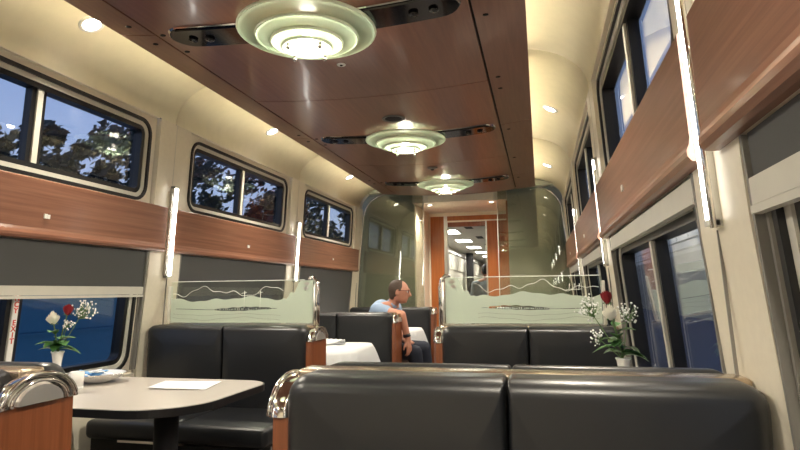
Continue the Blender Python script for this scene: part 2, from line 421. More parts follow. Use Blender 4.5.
# cove lighting strips lying above the panel edges
for s in (-1, 1):
    for i in range(5):
        y = BAYS[i]
        r = empty('cove_light', (s*0.93, y, 2.47), '%s cove light strip above the ceiling edge, %s' % (SIDE[s], ['behind the camera', 'beside the camera', 'nearest window ahead', 'second window ahead', 'farthest window'][i]), 'light strip', 'cove light strips')
        MB().box(s*0.895, s*0.915, y-0.95, min(y+0.95, 7.2), 2.447, 2.475).build('channel', 'white', r)
        MB().box(s*0.916, s*0.921, y-0.94, min(y+0.94, 7.19), 2.452, 2.474).build('diffuser', 'led', r)

# ------------------------------------------------------------------ end walls
o = MB().box(-1.5, 1.5, Y0-0.1, Y0, 0, 2.56).build('wall_back', 'cream'); tag(o, 'cream wall closing the car behind the camera', kind='structure')
YP = 7.42     # glass partitions
YB = 8.50     # bulkhead with doorway
SOF = 2.315
mb = MB()
mb.box(-1.5, -0.62, YP+0.12, YB, 0, 2.60); o = mb.build('wall_closet_left', 'greenpanel'); tag(o, 'dull olive closet wall behind the left glass partition', kind='structure')
mb = MB(); mb.box(0.62, 1.5, YP+0.12, YB, 0, 2.60); o = mb.build('wall_closet_right', 'greenpanel'); tag(o, 'dull olive closet wall behind the right glass partition', kind='structure')
o = MB().box(-0.62, 0.62, YP+0.02, YB, SOF, 2.60).build('ceiling_vestibule', 'soffit'); tag(o, 'pale lowered soffit over the end passage', kind='structure')
mb = MB(); mb.box(-0.4, 0.45, YP-0.012, YP+0.02, SOF, 2.41); o = mb.build('trim_1', 'cream'); tag(o, 'pale fascia board over the passage between the partitions', kind='structure')
o = MB().box(-1.5, 1.5, 7.30, 7.45, 2.45, 2.60).build('trim_2', 'greenpanel'); tag(o, 'dark closing strip above the partitions', kind='structure')
mb = MB(); mb.box(-0.62, -0.60, YP+0.12, YB, 0, SOF); o = mb.build('wall_passage_left', 'cream'); tag(o, 'cream side wall of the end passage', kind='structure')
mb = MB(); mb.box(0.60, 0.62, YP+0.12, YB, 0, SOF); o = mb.build('wall_passage_right', 'orange'); tag(o, 'orange wood side wall of the end passage', kind='structure')
# bulkhead
DX0, DX1, DZ = -0.32, 0.242, 2.105
bulk = MB().box(-1.5, -0.575, YB, YB+0.06, 0, 2.6).box(0.575, 1.5, YB, YB+0.06, 0, 2.6).box(-0.575, 0.575, YB, YB+0.06, 2.26, 2.6).build('wall_end', 'cream')
tag(bulk, 'end bulkhead of the car with orange wood panels round the doorway', kind='structure')
MB().box(-0.575, -0.375, YB-0.012, YB+0.05, 0, 2.26).build('wood_panel', 'orange', bulk)
MB().box(0.262, 0.575, YB-0.012, YB+0.05, 0, 2.26).build('wood_panel', 'orange', bulk)
MB().box(-0.345, 0.57, YB-0.014, YB+0.05, 2.19, 2.26).build('wood_header', 'orange', bulk)
dr = empty('door_1', ((DX0+DX1)/2, YB, 0), 'open doorway to the next car with a pale metal frame', kind='structure')
MB().box(DX0-0.05, DX0, YB-0.02, YB+0.08, 0, 2.26).build('jamb', 'steel', dr)
MB().box(DX1, DX1+0.022, YB-0.02, YB+0.08, 0, 2.17).build('jamb', 'steel', dr)
MB().box(DX0, 0.57, YB-0.02, YB+0.05, 2.172, 2.192).build('header_trim', 'cream', dr)
MB().box(DX0, DX1, YB+0.02, YB+0.09, DZ, 2.172).build('door_header', 'endwood', dr)
# next car
GZ = 2.25
mb = MB(); mb.box(-1.5, 1.5, 8.9, 24, GZ, GZ+0.1); gc = mb.build('ceiling_next_car', 'galceil'); tag(gc, 'pale metal ceiling of the next car', kind='structure')
o = MB().box(-1.30, -1.2, 8.9, 24, 0, GZ).build('wall_next_car_left', 'cabinet'); tag(o, 'pale left wall of the next car', kind='structure')
for i in range(14):
    y = 9.6+i*1.0
    MB().box(-1.2, -1.17, y+0.02, y+0.96, 1.70, 2.08).build('wall_cabinet', 'cabinet', o)
    MB().tube([(-1.165, y+0.9, 1.74), (-1.165, y+0.9, 1.84)], 0.006, 6).build('handle', 'steel', o)
MB().box(-1.2, -1.12, 8.9, 24, 2.10, 2.16).build('cornice', 'steel', o)
o = MB().box(0.7, 0.8, 8.9, 24, 0, GZ).build('wall_next_car_right', 'steel'); tag(o, 'brushed metal right wall of the next car', kind='structure')
o = MB().box(-1.3, 0.8, 24, 24.1, 0, GZ).build('wall_next_car_end', 'cabinet'); tag(o, 'far end wall of the next car', kind='structure')
o = MB().box(-1.5, -0.575, YB+0.06, 8.92, 0, 2.6).box(0.575, 1.5, YB+0.06, 8.92, 0, 2.6).box(-0.6, 0.6, YB+0.06, 8.92, GZ, 2.6).build('wall_gangway', 'galceil'); tag(o, 'grey gangway between the two cars', kind='structure')
for i in range(6):
    y = 10.6+2.0*i
    r = empty('ceiling_light_panel', (-0.6, y, GZ), 'square ceiling light panel in the next car, %s from the doorway' % ['nearest', 'second', 'third', 'fourth', 'fifth', 'farthest'][i], 'ceiling light', 'square ceiling lights in the next car')
    MB().ring(rrect(-0.78, -0.42, y-0.35, y+0.35, 0.01), rrect(-0.75, -0.45, y-0.32, y+0.32, 0.01), lambda a, b, d: (a, b, d), GZ-0.012, GZ+0.0).build('frame', 'steel', r)
    MB().box(-0.75, -0.45, y-0.32, y+0.32, GZ-0.006, GZ-0.001).build('diffuser', 'galley', r)
    MB().box(-0.25, -0.12, y-0.9, y-0.4, GZ-0.006, GZ-0.001).build('ceiling_grille', 'groove', gc)
r = empty('galley_counter', (-0.95, 11.0, 0), 'bright stainless galley counter seen through the doorway', 'counter')
MB().box(-1.19, -0.72, 9.6, 15, 1.02, 1.06).build('worktop', 'steel', r)
MB().box(-1.19, -0.75, 9.6, 15, 0, 1.02).build('cabinet_front', 'white', r)
r = empty('galley_post', (-1.0, 17.0, 0), 'dark upright post beside the pale wall of the next car', 'post')
MB().rbox(-1.09, -0.9, 16.9, 17.1, 0, GZ, 0.02).build('post_body', 'groove', r)
MB().box(-1.11, -0.88, 16.88, 17.12, 0.0, 0.1).build('post_foot', 'steel', r)

# glass partitions either side of the passage
for s in (-1, 1):
    r = empty('glass_partition', (s*0.93, YP, 0), 'tall %s tinted glass partition with rounded outer top corner' % SIDE[s], 'glass partition', 'end glass partitions')
    xi = 0.475 if s < 0 else 0.50
    prof = [(xi, 0.02), (xi, 2.395)] + [(xi+(0.93-xi)*k/6, min(czp(xi+(0.93-xi)*k/6)+0.0, 2.43) if k else 2.395) for k in range(1, 7)]
    arc = [(0.93+0.36*math.sin(PI/2*k/10), 2.13+0.33*math.cos(PI/2*k/10)) for k in range(0, 11)]
    prof = [(xi, 0.02), (xi, 2.44)] + arc + [(1.335, 1.7), (1.37, 1.2), (1.385, 0.8), (1.40, 0.02)]
    MB().prism([(s*x, z) for x, z in prof], lambda a, b, d: (a, d, b), YP-0.006, YP+0.006).build('pane', 'partglass', r)
    pts = [(s*x, YP-0.004, z) for x, z in prof[2:]]
    MB().tube(pts, 0.008, 6).build('edge_trim', 'chrome', r)
    MB().tube([(s*(xi-0.004), YP, 0.02), (s*(xi-0.004), YP, 2.40)], 0.006, 6).build('edge_trim', 'bar', r)
    MB().box(s*xi, s*1.39, YP-0.012, YP+0.012, 0.0, 0.03).build('foot_channel', 'steel', r)

# soffit downlights
def downlight(p, nrm, label, rad=0.05, power=1.0, group='recessed downlights', spot=True):
    p = Vector(p); nrm = Vector(nrm).normalized()
    r = empty('downlight', p, label, 'downlight', group)
    q = Vector((0, 0, -1)).rotation_difference(nrm).to_matrix()
    def T(mb):
        mb.v = [tuple(q @ Vector(v) + p) for v in mb.v]; return mb
    T(MB().lathe([(rad*1.25, 0.004), (rad*1.25, -0.004), (rad*1.0, -0.008), (rad*0.86, -0.002), (rad*0.84, 0.006)], (0, 0, 0), 20)).build('trim_ring', 'white', r)
    T(MB().lathe([(rad*0.84, 0.004), (rad*0.84, -0.001), (0, -0.003)], (0, 0, 0), 20)).build('lens', 'down', r)
    if spot:
        ld = bpy.data.lights.new('downlight_beam', 'SPOT'); ld.energy = DOWN_W*power; ld.spot_size = 2.3; ld.spot_blend = 0.8; ld.color = (1.0, 0.91, 0.75); ld.shadow_soft_size = 0.03
        lo = bpy.data.objects.new('downlight_beam', ld); C.objects.link(lo); lo.parent = r
        lo.location = nrm*0.03; lo.rotation_euler = Vector((0, 0, -1)).rotation_difference(nrm).to_euler()
    return r
downlight((-0.42, 7.64, SOF), (0, 0, -1), 'small downlight in the passage soffit, left one', 0.035, 0.6, 'soffit downlights')
downlight((0.41, 7.60, SOF), (0, 0, -1), 'small downlight in the passage soffit, right one', 0.035, 0.6, 'soffit downlights')
t_d = math.acos((1.12-0.905)/0.395)
for s in (-1, 1):
    for i, y in enumerate((-1.70, 0.30, 2.30, 4.30, 6.30)):
        x, z = cove_pt(t_d)
        nx, nz = -math.cos(t_d)/0.395, -math.sin(t_d)/0.27
        downlight((s*(x-0.004), y, z-0.003), (s*nx, 0, nz), 'recessed downlight in the %s cream cove, %s' % (SIDE[s], ['behind the camera', 'beside the camera', 'above the nearest window ahead', 'above the second window ahead', 'above the farthest window'][i]), 0.048)

# ------------------------------------------------------------------ ceiling lamps
def ceiling_lamp(y, label):
    r = empty('ceiling_lamp', (0, y, czp(0)), label, 'ceiling lamp', 'tiered glass ceiling lamps')
    # black oval plate following the bow of the ceiling
    def bar_loop(hl, hw, n=10):
        pts = []
        for k in range(n+1): t = -PI/2+PI*k/n; pts.append((hl-hw+hw*math.cos(t), hw*math.sin(t)))
        for k in range(n+1): t = PI/2+PI*k/n; pts.append((-hl+hw+hw*math.cos(t), hw*math.sin(t)))
        return pts
    def strip(hl, hw, za, zb, fl=0.8):
        mb = MB(); N = 28; rows = []
        for k in range(N+1):
            x = -hl*math.cos(PI*k/N); e_ = hl-abs(x)
            w = hw if e_ > hw else math.sqrt(max(0, hw*hw-(hw-e_)**2))
            w = max(w, 0.002); rows.append((x, w))
        vs = []
        for x, w in rows:
            for yy, zz in ((-w, za), (-w*fl, zb), (w*fl, zb), (w, za)): vs.append((x, y+yy, czp(x)+zz))
        fs = []
        for k in range(N):
            for j in range(3): fs.append((k*4+j, k*4+j+1, k*4+5+j, k*4+4+j))
        mb.add(vs, fs); return mb
    strip(0.71, 0.098, 0.0, -0.010).build('chrome_trim', 'chrome', r)
    strip(0.702, 0.090, -0.009, -0.016, 0.97).build('black_plate', 'blackgloss', r)
    for sx in (-1, 1):
        for k in range(2):
            x = sx*(0.50+0.09*k)
            MB().lathe([(0.022, -0.019), (0.022, -0.026), (0.012, -0.030), (0, -0.030)], (x, y, czp(x)), 12).build('air_nozzle', 'blackgloss', r)
    c0 = czp(0)
    MB().lathe([(0.09, -0.018), (0.09, -0.03), (0.03, -0.034), (0.03, -0.05), (0, -0.05)], (0, y, c0), 24).build('canopy', 'chrome', r)
    # tiers of frosted glass, largest on top
    tiers = ((0.315, 0.225, -0.030, -0.052), (0.235, 0.155, -0.060, -0.078), (0.165, 0.105, -0.086, -0.100), (0.115, 0.0, -0.108, -0.122))
    for k, (ro, ri, za, zb) in enumerate(tiers):
        pr = [(ro-0.004, za+0.012), (ro, za)] + [(ro+(ri-ro)*q/4, za+(zb-za)*math.sin(PI/2*q/4)) for q in range(1, 5)]
        N = 48; vs = []; fs = []
        for rr_, zz in pr:
            for q in range(N): vs.append((max(rr_, 0.0008)*math.cos(2*PI*q/N), y+max(rr_, 0.0008)*math.sin(2*PI*q/N), c0+zz))
        for p_ in range(len(pr)-1):
            for q in range(N): fs.append((p_*N+q, p_*N+(q+1) % N, (p_+1)*N+(q+1) % N, (p_+1)*N+q))
        d = MB().add(vs, fs, True).build('glass_tier', 'lampglass', r)
        MB().lathe([(ro+0.0015, za+0.010), (ro+0.0035, za+0.004), (ro+0.0015, za-0.001), (ro-0.004, za-0.003)], (0, y, c0), 48, 1.0, True).build('tier_rim', 'lampedge', d)
    for k in range(4):
        a = PI/4+k*PI/2+0.2
        x, yy = 0.10*math.cos(a), y+0.10*math.sin(a)
        MB().tube([(x, yy, c0-0.03), (x, yy, c0-0.125)], 0.004, 6).sphere((x, yy, c0-0.130), 0.011).lathe([(0, -0.118), (0.009, -0.117), (0.009, -0.112), (0, -0.11)], (x, yy, c0), 10).build('knob', 'chrome', r)
    MB().sphere((0, y, c0-0.070), 0.034, 14, 10, (1.1, 1.1, 0.8)).build('bulb', 'bulb', r)
    return r
ceiling_lamp(-1.63, 'tiered glass ceiling lamp behind the camera')
ceiling_lamp(0.37, 'tiered glass ceiling lamp just above the camera')
ceiling_lamp(2.37, 'tiered glass ceiling lamp on black oval plate, nearest and largest in view')
ceiling_lamp(4.37, 'tiered glass ceiling lamp on black oval plate, middle of the row')
ceiling_lamp(6.37, 'tiered glass ceiling lamp on black oval plate, farthest, before the glass partitions')
sp_ = empty('ceiling_speaker', (0.03, 3.86, czp(0)), 'round dark speaker grille in the ceiling before the middle lamp', 'speaker')
MB().lathe([(0.082, 0.0), (0.082, -0.006), (0.074, -0.009), (0.070, -0.004)], (0.03, 3.86, czp(0)), 28).build('rim', 'guide', sp_)
MB().lathe([(0.071, -0.002), (0.05, -0.006), (0, -0.008)], (0.03, 3.86, czp(0)), 28).build('grille', 'groove', sp_)
sd = empty('sprinkler_cap', (0.0, 2.84, czp(0)), 'tiny white ring cap in the ceiling beyond the nearest lamp', 'ceiling cap')
MB().lathe([(0.024, 0.0), (0.024, -0.003), (0.011, -0.005), (0.010, -0.002)], (0.0, 2.84, czp(0)), 18).build('ring', 'white', sd)
MB().lathe([(0.010, -0.001), (0.007, -0.008), (0, -0.009)], (0.0, 2.84, czp(0)), 12).build('tip', 'groove', sd)
sd = empty('smoke_detector', (0.0, 5.55, czp(0)), 'small dark ceiling sensor before the farthest lamp', 'sensor')
MB().lathe([(0.05, 0.0), (0.05, -0.012), (0.03, -0.018), (0, -0.018)], (0.0, 5.55, czp(0)), 18).build('body', 'guide', sd)
MB().lathe([(0.02, -0.017), (0.012, -0.028), (0, -0.028)], (0.0, 5.55, czp(0)), 12).build('tip', 'groove', sd)

# ------------------------------------------------------------------ wall sconces on the piers
for s in (-1, 1):
    f = WM(s)
    for i, p in enumerate(PIERS[1:]):
        if i == 4: continue
        y = p+0.005
        nm = ['behind the camera', 'nearest in view', 'second along the car', 'third along the car'][i]
        r = empty('wall_sconce', f(y, 1.25, 0), 'upright white light tube on the %s wall pier, %s' % (SIDE[s], nm), 'wall light', 'upright tube lights on the piers')
        dz_ = 0.02 if s > 0 else 0.0; dq = 0.016 if s > 0 else 0.0
        zs_ = [1.265+0.575*k/8 for k in range(9)]
        MB().box(y-0.012, y+0.012, 1.268+dz_, 1.838+dz_, -0.040+dq, -0.030+dq, fn=lambda a, b, d: f(a, b, d)).build('tube', 'strip', r)
        MB().box(y-0.016, y+0.016, 1.255+dz_, 1.85+dz_, -0.030+dq, 0.0, fn=lambda a, b, d: f(a, b, d)).build('back_channel', 'bar', r)
        MB().tube([f(y-0.024, z, -0.02) for z in [1.27, 1.40, 1.6, 1.8]], 0.006, 6).build('side_rod', 'chrome', r)
        for z in (1.262, 1.842):
            MB().box(y-0.016, y+0.016, z-0.006+dz_, z+0.006+dz_, -0.042+dq, -0.005, fn=lambda a, b, d: f(a, b, d)).build('end_cap', 'bar', r)
# small plates on the wood band
for s in (-1, 1):
    f = WM(s)
    for i, b in enumerate(BAYS[2:]):
        r = empty('wall_plate', f(b+0.03, 1.53, -0.028), 'small pale two-piece plate on the %s wood band, %s window bay' % (SIDE[s], ['nearest', 'middle', 'farthest'][i]), 'wall plate', 'small plates on the wood bands')
        MB().box(b+0.012, b+0.029, 1.520, 1.542, -0.034, -0.027, fn=lambda a, c, d: f(a, c, d)).build('plate', 'white', r)
        MB().box(b+0.032, b+0.046, 1.520, 1.540, -0.033, -0.027, fn=lambda a, c, d: f(a, c, d)).build('plate', 'white', r)

# ------------------------------------------------------------------ blinds
def blind(s, b, zbar, label, full=False):
    f = WM(s); r = empty('window_blind', f(b, zbar, 0.01), label, 'blind', 'roller blinds of the lower windows')
    N = 6; zz = [zbar+0.03+(1.415-zbar-0.03)*k/N for k in range(N+1)]
    mb = MB()
    for a, c in zip(zz, zz[1:]): mb.box(b-0.815, b+0.815, a, c, 0.004, 0.007, fn=lambda y, z, d: f(y, z, d))
    mb.build('fabric', 'blind', r)
    bt = MB().box(b-0.822, b+0.822, zbar+0.016, zbar+0.062, -0.002, 0.011, fn=lambda y, z, d: f(y, z, d)).build('bottom_bar', 'bar', r)
    MB().box(b-0.822, b+0.822, zbar, zbar+0.014, -0.006, 0.011, fn=lambda y, z, d: f(y, z, d)).build('pull_lip', 'bar', bt)
    for e_ in (-1, 1):
        for j in range(2):
            yy = b+e_*(0.828 - 0.018*j)
            MB().box(yy-0.005, yy+0.005, 0.70, 1.415, -0.004+0.014*j, 0.02, fn=lambda y, z, d: f(y, z, d)).build('side_guide', 'guide', r)
blind(-1, 0.27, 1.10, 'grey roller blind half lowered on the left window beside the camera')
blind(-1, 2.27, 1.135, 'grey roller blind half lowered over the left window with the exit placard')
blind(-1, 4.27, 0.715, 'grey roller blind fully lowered behind the left etched divider')
blind(-1, 6.27, 0.715, 'grey roller blind fully lowered on the farthest left window')
blind(1, 0.27, 1.275, 'grey roller blind partly lowered at the right edge of the picture')
blind(1, 2.27, 1.345, 'grey roller blind rolled up over the right window by the near flowers')
blind(1, 4.27, 1.345, 'grey roller blind rolled up over the second right window beyond the divider')
blind(1, 6.27, 1.345, 'grey roller blind rolled up over the farthest right window')

# ------------------------------------------------------------------ booth seats
AX = {-1: -0.30, 1: 0.43}        # aisle ends
WX = {-1: -1.385, 1: 1.39}      # wall ends
def cushion(X, t0, t1, yc, fc, rad, z0=0.47, z1=0.978, y_in=0.045, y_out=0.150, er=0.045):
    # padded back: rounded outline swept from the core to a soft front edge; rad = (wall-side, aisle-side) top corner radii
    rw, ra = rad; n = 6; rings = []
    def outline(ins):
        pts = []
        for cx, cz, r_, st in ((t1, z1, rw, 0), (t0, z1, ra, 1), (t0, z0, 0.02, 2), (t1, z0, 0.02, 3)):
            sx = -1 if st in (0, 3) else 1; sz = -1 if st in (0, 1) else 1
            r2_ = max(r_, ins+0.004)
            ox, oz = cx+sx*r2_, cz+sz*r2_
            for k in range(n+1):
                t = PI/2*(st+k/n); pts.append((ox+(r2_-ins)*math.cos(t), oz+(r2_-ins)*math.sin(t)))
        return pts
    lay = [(y_in, 0.0), (y_out-er, 0.0)] + [(y_out-er+er*math.sin(PI/2*k/5), er*(1-math.cos(PI/2*k/5))*(0.8)) for k in range(1, 6)] + [(y_out+0.006, er*1.6), (y_out+0.010, er*2.6)]
    inner_hi = rw < ra
    def relax(a, ins):      # the seam side stays nearly straight, the free side rolls over
        w_ = (a-t0)/(t1-t0)
        return a + 0.72*ins*w_ if inner_hi else a - 0.72*ins*(1-w_)
    for yy, ins in lay: rings.append([(X(relax(a, ins)), yc+fc*yy, b) for a, b in outline(ins)])
    m = len(rings[0]); vs = [p for R_ in rings for p in R_]; fs = []
    for j in range(len(rings)-1):
        for i in range(m): fs.append((j*m+i, j*m+(i+1) % m, (j+1)*m+(i+1) % m, (j+1)*m+i))
    fs += [tuple(range(m)), tuple((len(rings)-1)*m+i for i in range(m))]
    mb = MB(); mb.add(vs, fs, True); return mb
def seat_unit(s, yc, label, faces=(-1, 1)):
    xa, xb = AX[s], WX[s]; k = 1 if xb > xa else -1
    r = empty('booth_seat', ((xa+xb)/2, yc, 0), label, 'booth seat', 'black leather booth seats')
    w = abs(xb-xa)
    def X(t): return xa + k*t           # t from the aisle end towards the wall
    def bx(mb, t0, t1, y0, y1, z0, z1, rad=None, seg=3):
        a, b = sorted((X(t0), X(t1)))
        return mb.rbox(a, b, yc+y0, yc+y1, z0, z1, rad, seg) if rad else mb.box(a, b, yc+y0, yc+y1, z0, z1)
    bx(MB(), 0.035, w, -0.075, 0.075, 0.05, 0.945).build('back_core', 'base', r)
    bx(MB(), 0.02, w, -0.040, 0.040, 0.940, 0.977, 0.010).build('top_rail', 'railwood', r)
    for fc in faces:
        a, b = (-0.165, -0.055) if fc < 0 else (0.055, 0.165)
        h = (w-0.037)/2
        for j in range(2):
            t0 = 0.034 + j*(h+0.003)
            cushion(X, t0, t0+h, yc, fc, (0.045, 0.010) if j == 1 else (0.010, 0.05)).build('back_cushion', 'leather', r)
        a, b = (-0.62, -0.13) if fc < 0 else (0.13, 0.62)
        for j in range(2):
            t0 = 0.03 + j*(h+0.004)
            bx(MB(), t0, t0+h, a, b, 0.40, 0.50, 0.03, 4).build('seat_cushion', 'leather', r)
        yf = -0.56 if fc < 0 else 0.08
        bx(MB(), 0.05, w, yf, yf+0.48, 0.0, 0.40).build('seat_base', 'base', r)
        yt = -0.585 if fc < 0 else 0.575
        bx(MB(), 0.02, 0.9, yt, yt+0.01, 0.385, 0.405).build('seat_trim', 'chrome', r)
    # wooden end panel, chrome arched cap with two ribs and a satin plate
    poly = [(-0.128, 0.0), (0.128, 0.0), (0.118, 0.893), (-0.118, 0.893)]
    MB().prism(poly, lambda a, b, d: (X(d), yc+a, b-0.008), 0.0, 0.035).build('end_panel', 'endwood', r)
    mb = MB(); N = 16; T_ = [(-0.004, 0.90), (-0.010, 0.97), (0.0, 1.0), (0.022, 1.0), (0.034, 0.97)]
    vs = []
    for (d, sc) in T_:
        for i in range(N+1):
            t = PI*i/N; vs.append((X(d), yc+0.122*sc*math.cos(t), 0.885+0.080*sc*math.sin(t)))
    n = N+1; fs = [(j*n+i, j*n+i+1, (j+1)*n+i+1, (j+1)*n+i) for j in range(len(T_)-1) for i in range(N)]
    fs += [tuple(range(n)), tuple((len(T_)-1)*n+i for i in range(n))]
    mb.add(vs, fs, True); cap = mb.build('chrome_cap', 'chrome', r)
    for sc, rr in ((0.96, 0.0055), (0.74, 0.005)):
        MB().tube([(X(-0.010), yc+0.122*sc*math.cos(PI*i/14), 0.887+0.080*sc*math.sin(PI*i/14)) for i in range(15)], rr, 8).build('rib', 'chrome', cap)
    mb = MB(); poly = [(0.070*math.cos(PI*i/12), 0.888+0.046*math.sin(PI*i/12)) for i in range(13)]
    mb.prism(poly, lambda a, b, d: (X(d), yc+a, b), -0.013, -0.004).build('satin_plate', 'brushed', cap)
    if not (s > 0 and yc < 2): r.scale = (1, 1, 0.981)
    return r
seat_unit(-1, 1.30, 'black booth seat at the left edge showing wood end panel and chrome cap')
seat_unit(-1, 3.30, 'black booth seat behind the bare table, carrying the left etched divider')
seat_unit(-1, 5.30, 'black booth seat the person in blue leans on, behind the white cloth table')
seat_unit(-1, 7.22, 'farthest left black booth seat against the glass partition', (-1,))
seat_unit(1, 1.30, 'nearest black leather booth seat filling the bottom of the picture')
seat_unit(1, 3.30, 'black booth seat right of the aisle carrying the right etched divider')
seat_unit(1, 5.30, 'black booth seat hidden behind the right etched divider')
seat_unit(1, 7.22, 'farthest right black booth seat against the glass partition', (-1,))

# ------------------------------------------------------------------ etched glass dividers
def divider(s, yc, label):
    xa, xb = AX[s], WX[s]; k = 1 if xb > xa else -1
    X = lambda t: xa + k*t
    w = abs(xb-xa)
    r = empty('glass_divider', ((xa+xb)/2, yc, 0.97), label, 'glass divider', 'etched glass dividers')
    t0, t1, z0, z1 = 0.035, w-0.07, 0.957, 1.228
    poly = rrect(min(X(t0), X(t1)), max(X(t0), X(t1)), z0, z1, 0.012, 3)
    pane = MB().prism(poly, lambda a, b, d: (a, d, b), yc-0.004, yc+0.004).build('pane', 'divglass', r)
    rnd = random.Random(5 if s < 0 else 9)
    ph = [rnd.uniform(0, 6.28) for _ in range(6)]
    N = 72; mb = MB(); Yf = yc-0.0062
    TB_ = 1.112 if s < 0 else 1.124
    def top(u):
        if u < 0.085: return z1-0.004
        if u < 0.20:
            q = (u-0.085)/0.115; base_ = z1-0.004 - (0.115)*min(1, (q**0.6)) ; base_ += 0.012*math.sin(q*14)
            return max(base_, TB_)
        return TB_ + 0.004 + 0.010*math.sin(9*u+ph[0]) + 0.006*math.sin(23*u+ph[1]) + 0.003*math.sin(51*u+ph[2])
    def gap(u):
        c = 1.052 + 0.004*math.sin(8*u+ph[3])
        if 0.24 < u < 0.97:
            h = 0.0022
            if 0.28 < u < 0.68: h = 0.006 + 0.012*abs(math.sin((u-0.28)/0.40*PI))*(0.6+0.4*math.sin(37*u)**2)
            return c-h*0.5, c+h
        return c, c
    for i in range(N):
        ua, ub = i/N, (i+1)/N
        xa_, xb_ = X(t0+0.004+(t1-t0-0.008)*ua), X(t0+0.004+(t1-t0-0.008)*ub)
        la, ha = gap(ua); lb, hb = gap(ub)
        for (p0, p1, q0, q1) in ((z0+0.012, la, z0+0.012, lb), (ha, top(ua), hb, top(ub))):
            vs = [(xa_, Yf, p0), (xb_, Yf, q0), (xb_, Yf, q1), (xa_, Yf, p1), (xa_, Yf+0.0015, p0), (xb_, Yf+0.0015, q0), (xb_, Yf+0.0015, q1), (xa_, Yf+0.0015, p1)]
            mb.add(vs, [(0, 1, 2, 3), (7, 6, 5, 4), (3, 2, 6, 7), (0, 4, 5, 1)])
    mb.build('frosted_landscape', 'frost', pane)
    MB().tube([(X(t0+0.06), yc, z1), (X(t1-0.01), yc, z1)], 0.0022, 6).build('polished_edge', 'etch', pane)
    for zc_, am in ((1.020, 0.006), (0.995, 0.009)):
        MB().tube([(X(t0+(t1-t0)*(0.22+0.76*i/40)), Yf-0.0002, zc_+am*math.sin(i*0.21+ph[2])+0.3*am*math.sin(i*0.63)) for i in range(41)], 0.0008, 4).build('contour_line', 'guide', pane)
    # ticks of the etched rails inside the clear slot
    mb = MB()
    for i in range(26):
        u = 0.30+0.36*i/25+rnd.uniform(-.004, .004); x = X(t0+(t1-t0)*u); mb.box(x-0.0015, x+0.0015, Yf, Yf+0.0015, 1.047, 1.047+rnd.uniform(0.006, 0.013))
    mb.build('etched_ticks', 'frost', pane)
    # thin wandering ridge line and a power pole
    pts = []
    for i in range(61):
        u = 0.20+0.78*i/60
        z = TB_ + 0.05 + 0.020*math.sin(13*u+ph[4]) + 0.014*math.sin(27*u+ph[5]) + 0.006*math.sin(61*u)
        pts.append((X(t0+(t1-t0)*u), Yf, z))
    MB().tube(pts, 0.0016, 5).build('ridge_line', 'etch', pane)
    for u in ((0.36, 0.47) if s < 0 else (0.80, 0.86, 0.83)):
        x = X(t0+(t1-t0)*u)
        MB().tube([(x, Yf, 1.06 if s < 0 else 1.15), (x+0.004, Yf, 1.165 if s < 0 else 1.185)], 0.0018, 5).tube([(x-0.018, Yf, 1.15), (x+0.018, Yf, 1.156)], 0.0014, 5).build('etched_pole', 'etch', pane)
    # small diamond clips near the post
    for dz, t_ in ((0, 0.062), (-0.028, 0.070)):
        x = X(t0+t_-0.02); z = 1.205+dz
        MB().prism([(x-0.02, z), (x, z-0.013), (x+0.02, z), (x, z+0.013)], lambda a, b, d: (a, d, b), Yf-0.003, Yf+0.001).build('diamond_clip', 'steel', r)
    # chrome post with curved top at the aisle end, short post at the wall
    pts = [(X(0.018), yc, 0.90), (X(0.016), yc, 1.10), (X(0.014), yc, 1.17), (X(0.020), yc, 1.215), (X(0.038), yc, 1.238), (X(0.07), yc, 1.236)]
    MB().tube(pts, [0.019, 0.018, 0.017, 0.015, 0.011, 0.006], 12).build('post', 'chrome', r)
    MB().tube([(X(0.028), yc-0.012, 0.93), (X(0.026), yc-0.012, 1.20)], 0.007, 8).build('inner_rod', 'brushed', r)
    a, b = sorted((X(w-0.07), X(w-0.055)))
    MB().rbox(a, b, yc-0.02, yc+0.02, 0.96, 1.20, 0.006, 2).build('wall_bracket', 'bar', r)
    a, b = sorted((X(0.03), X(w-0.06)))
    MB().box(a, b, yc-0.010, yc+0.010, 0.955, 0.966).build('foot_channel', 'steel', r)
divider(-1, 3.30, 'etched glass divider with frosted landscape on the left booth')
divider(1, 3.30, 'etched glass divider with frosted landscape right of the aisle')

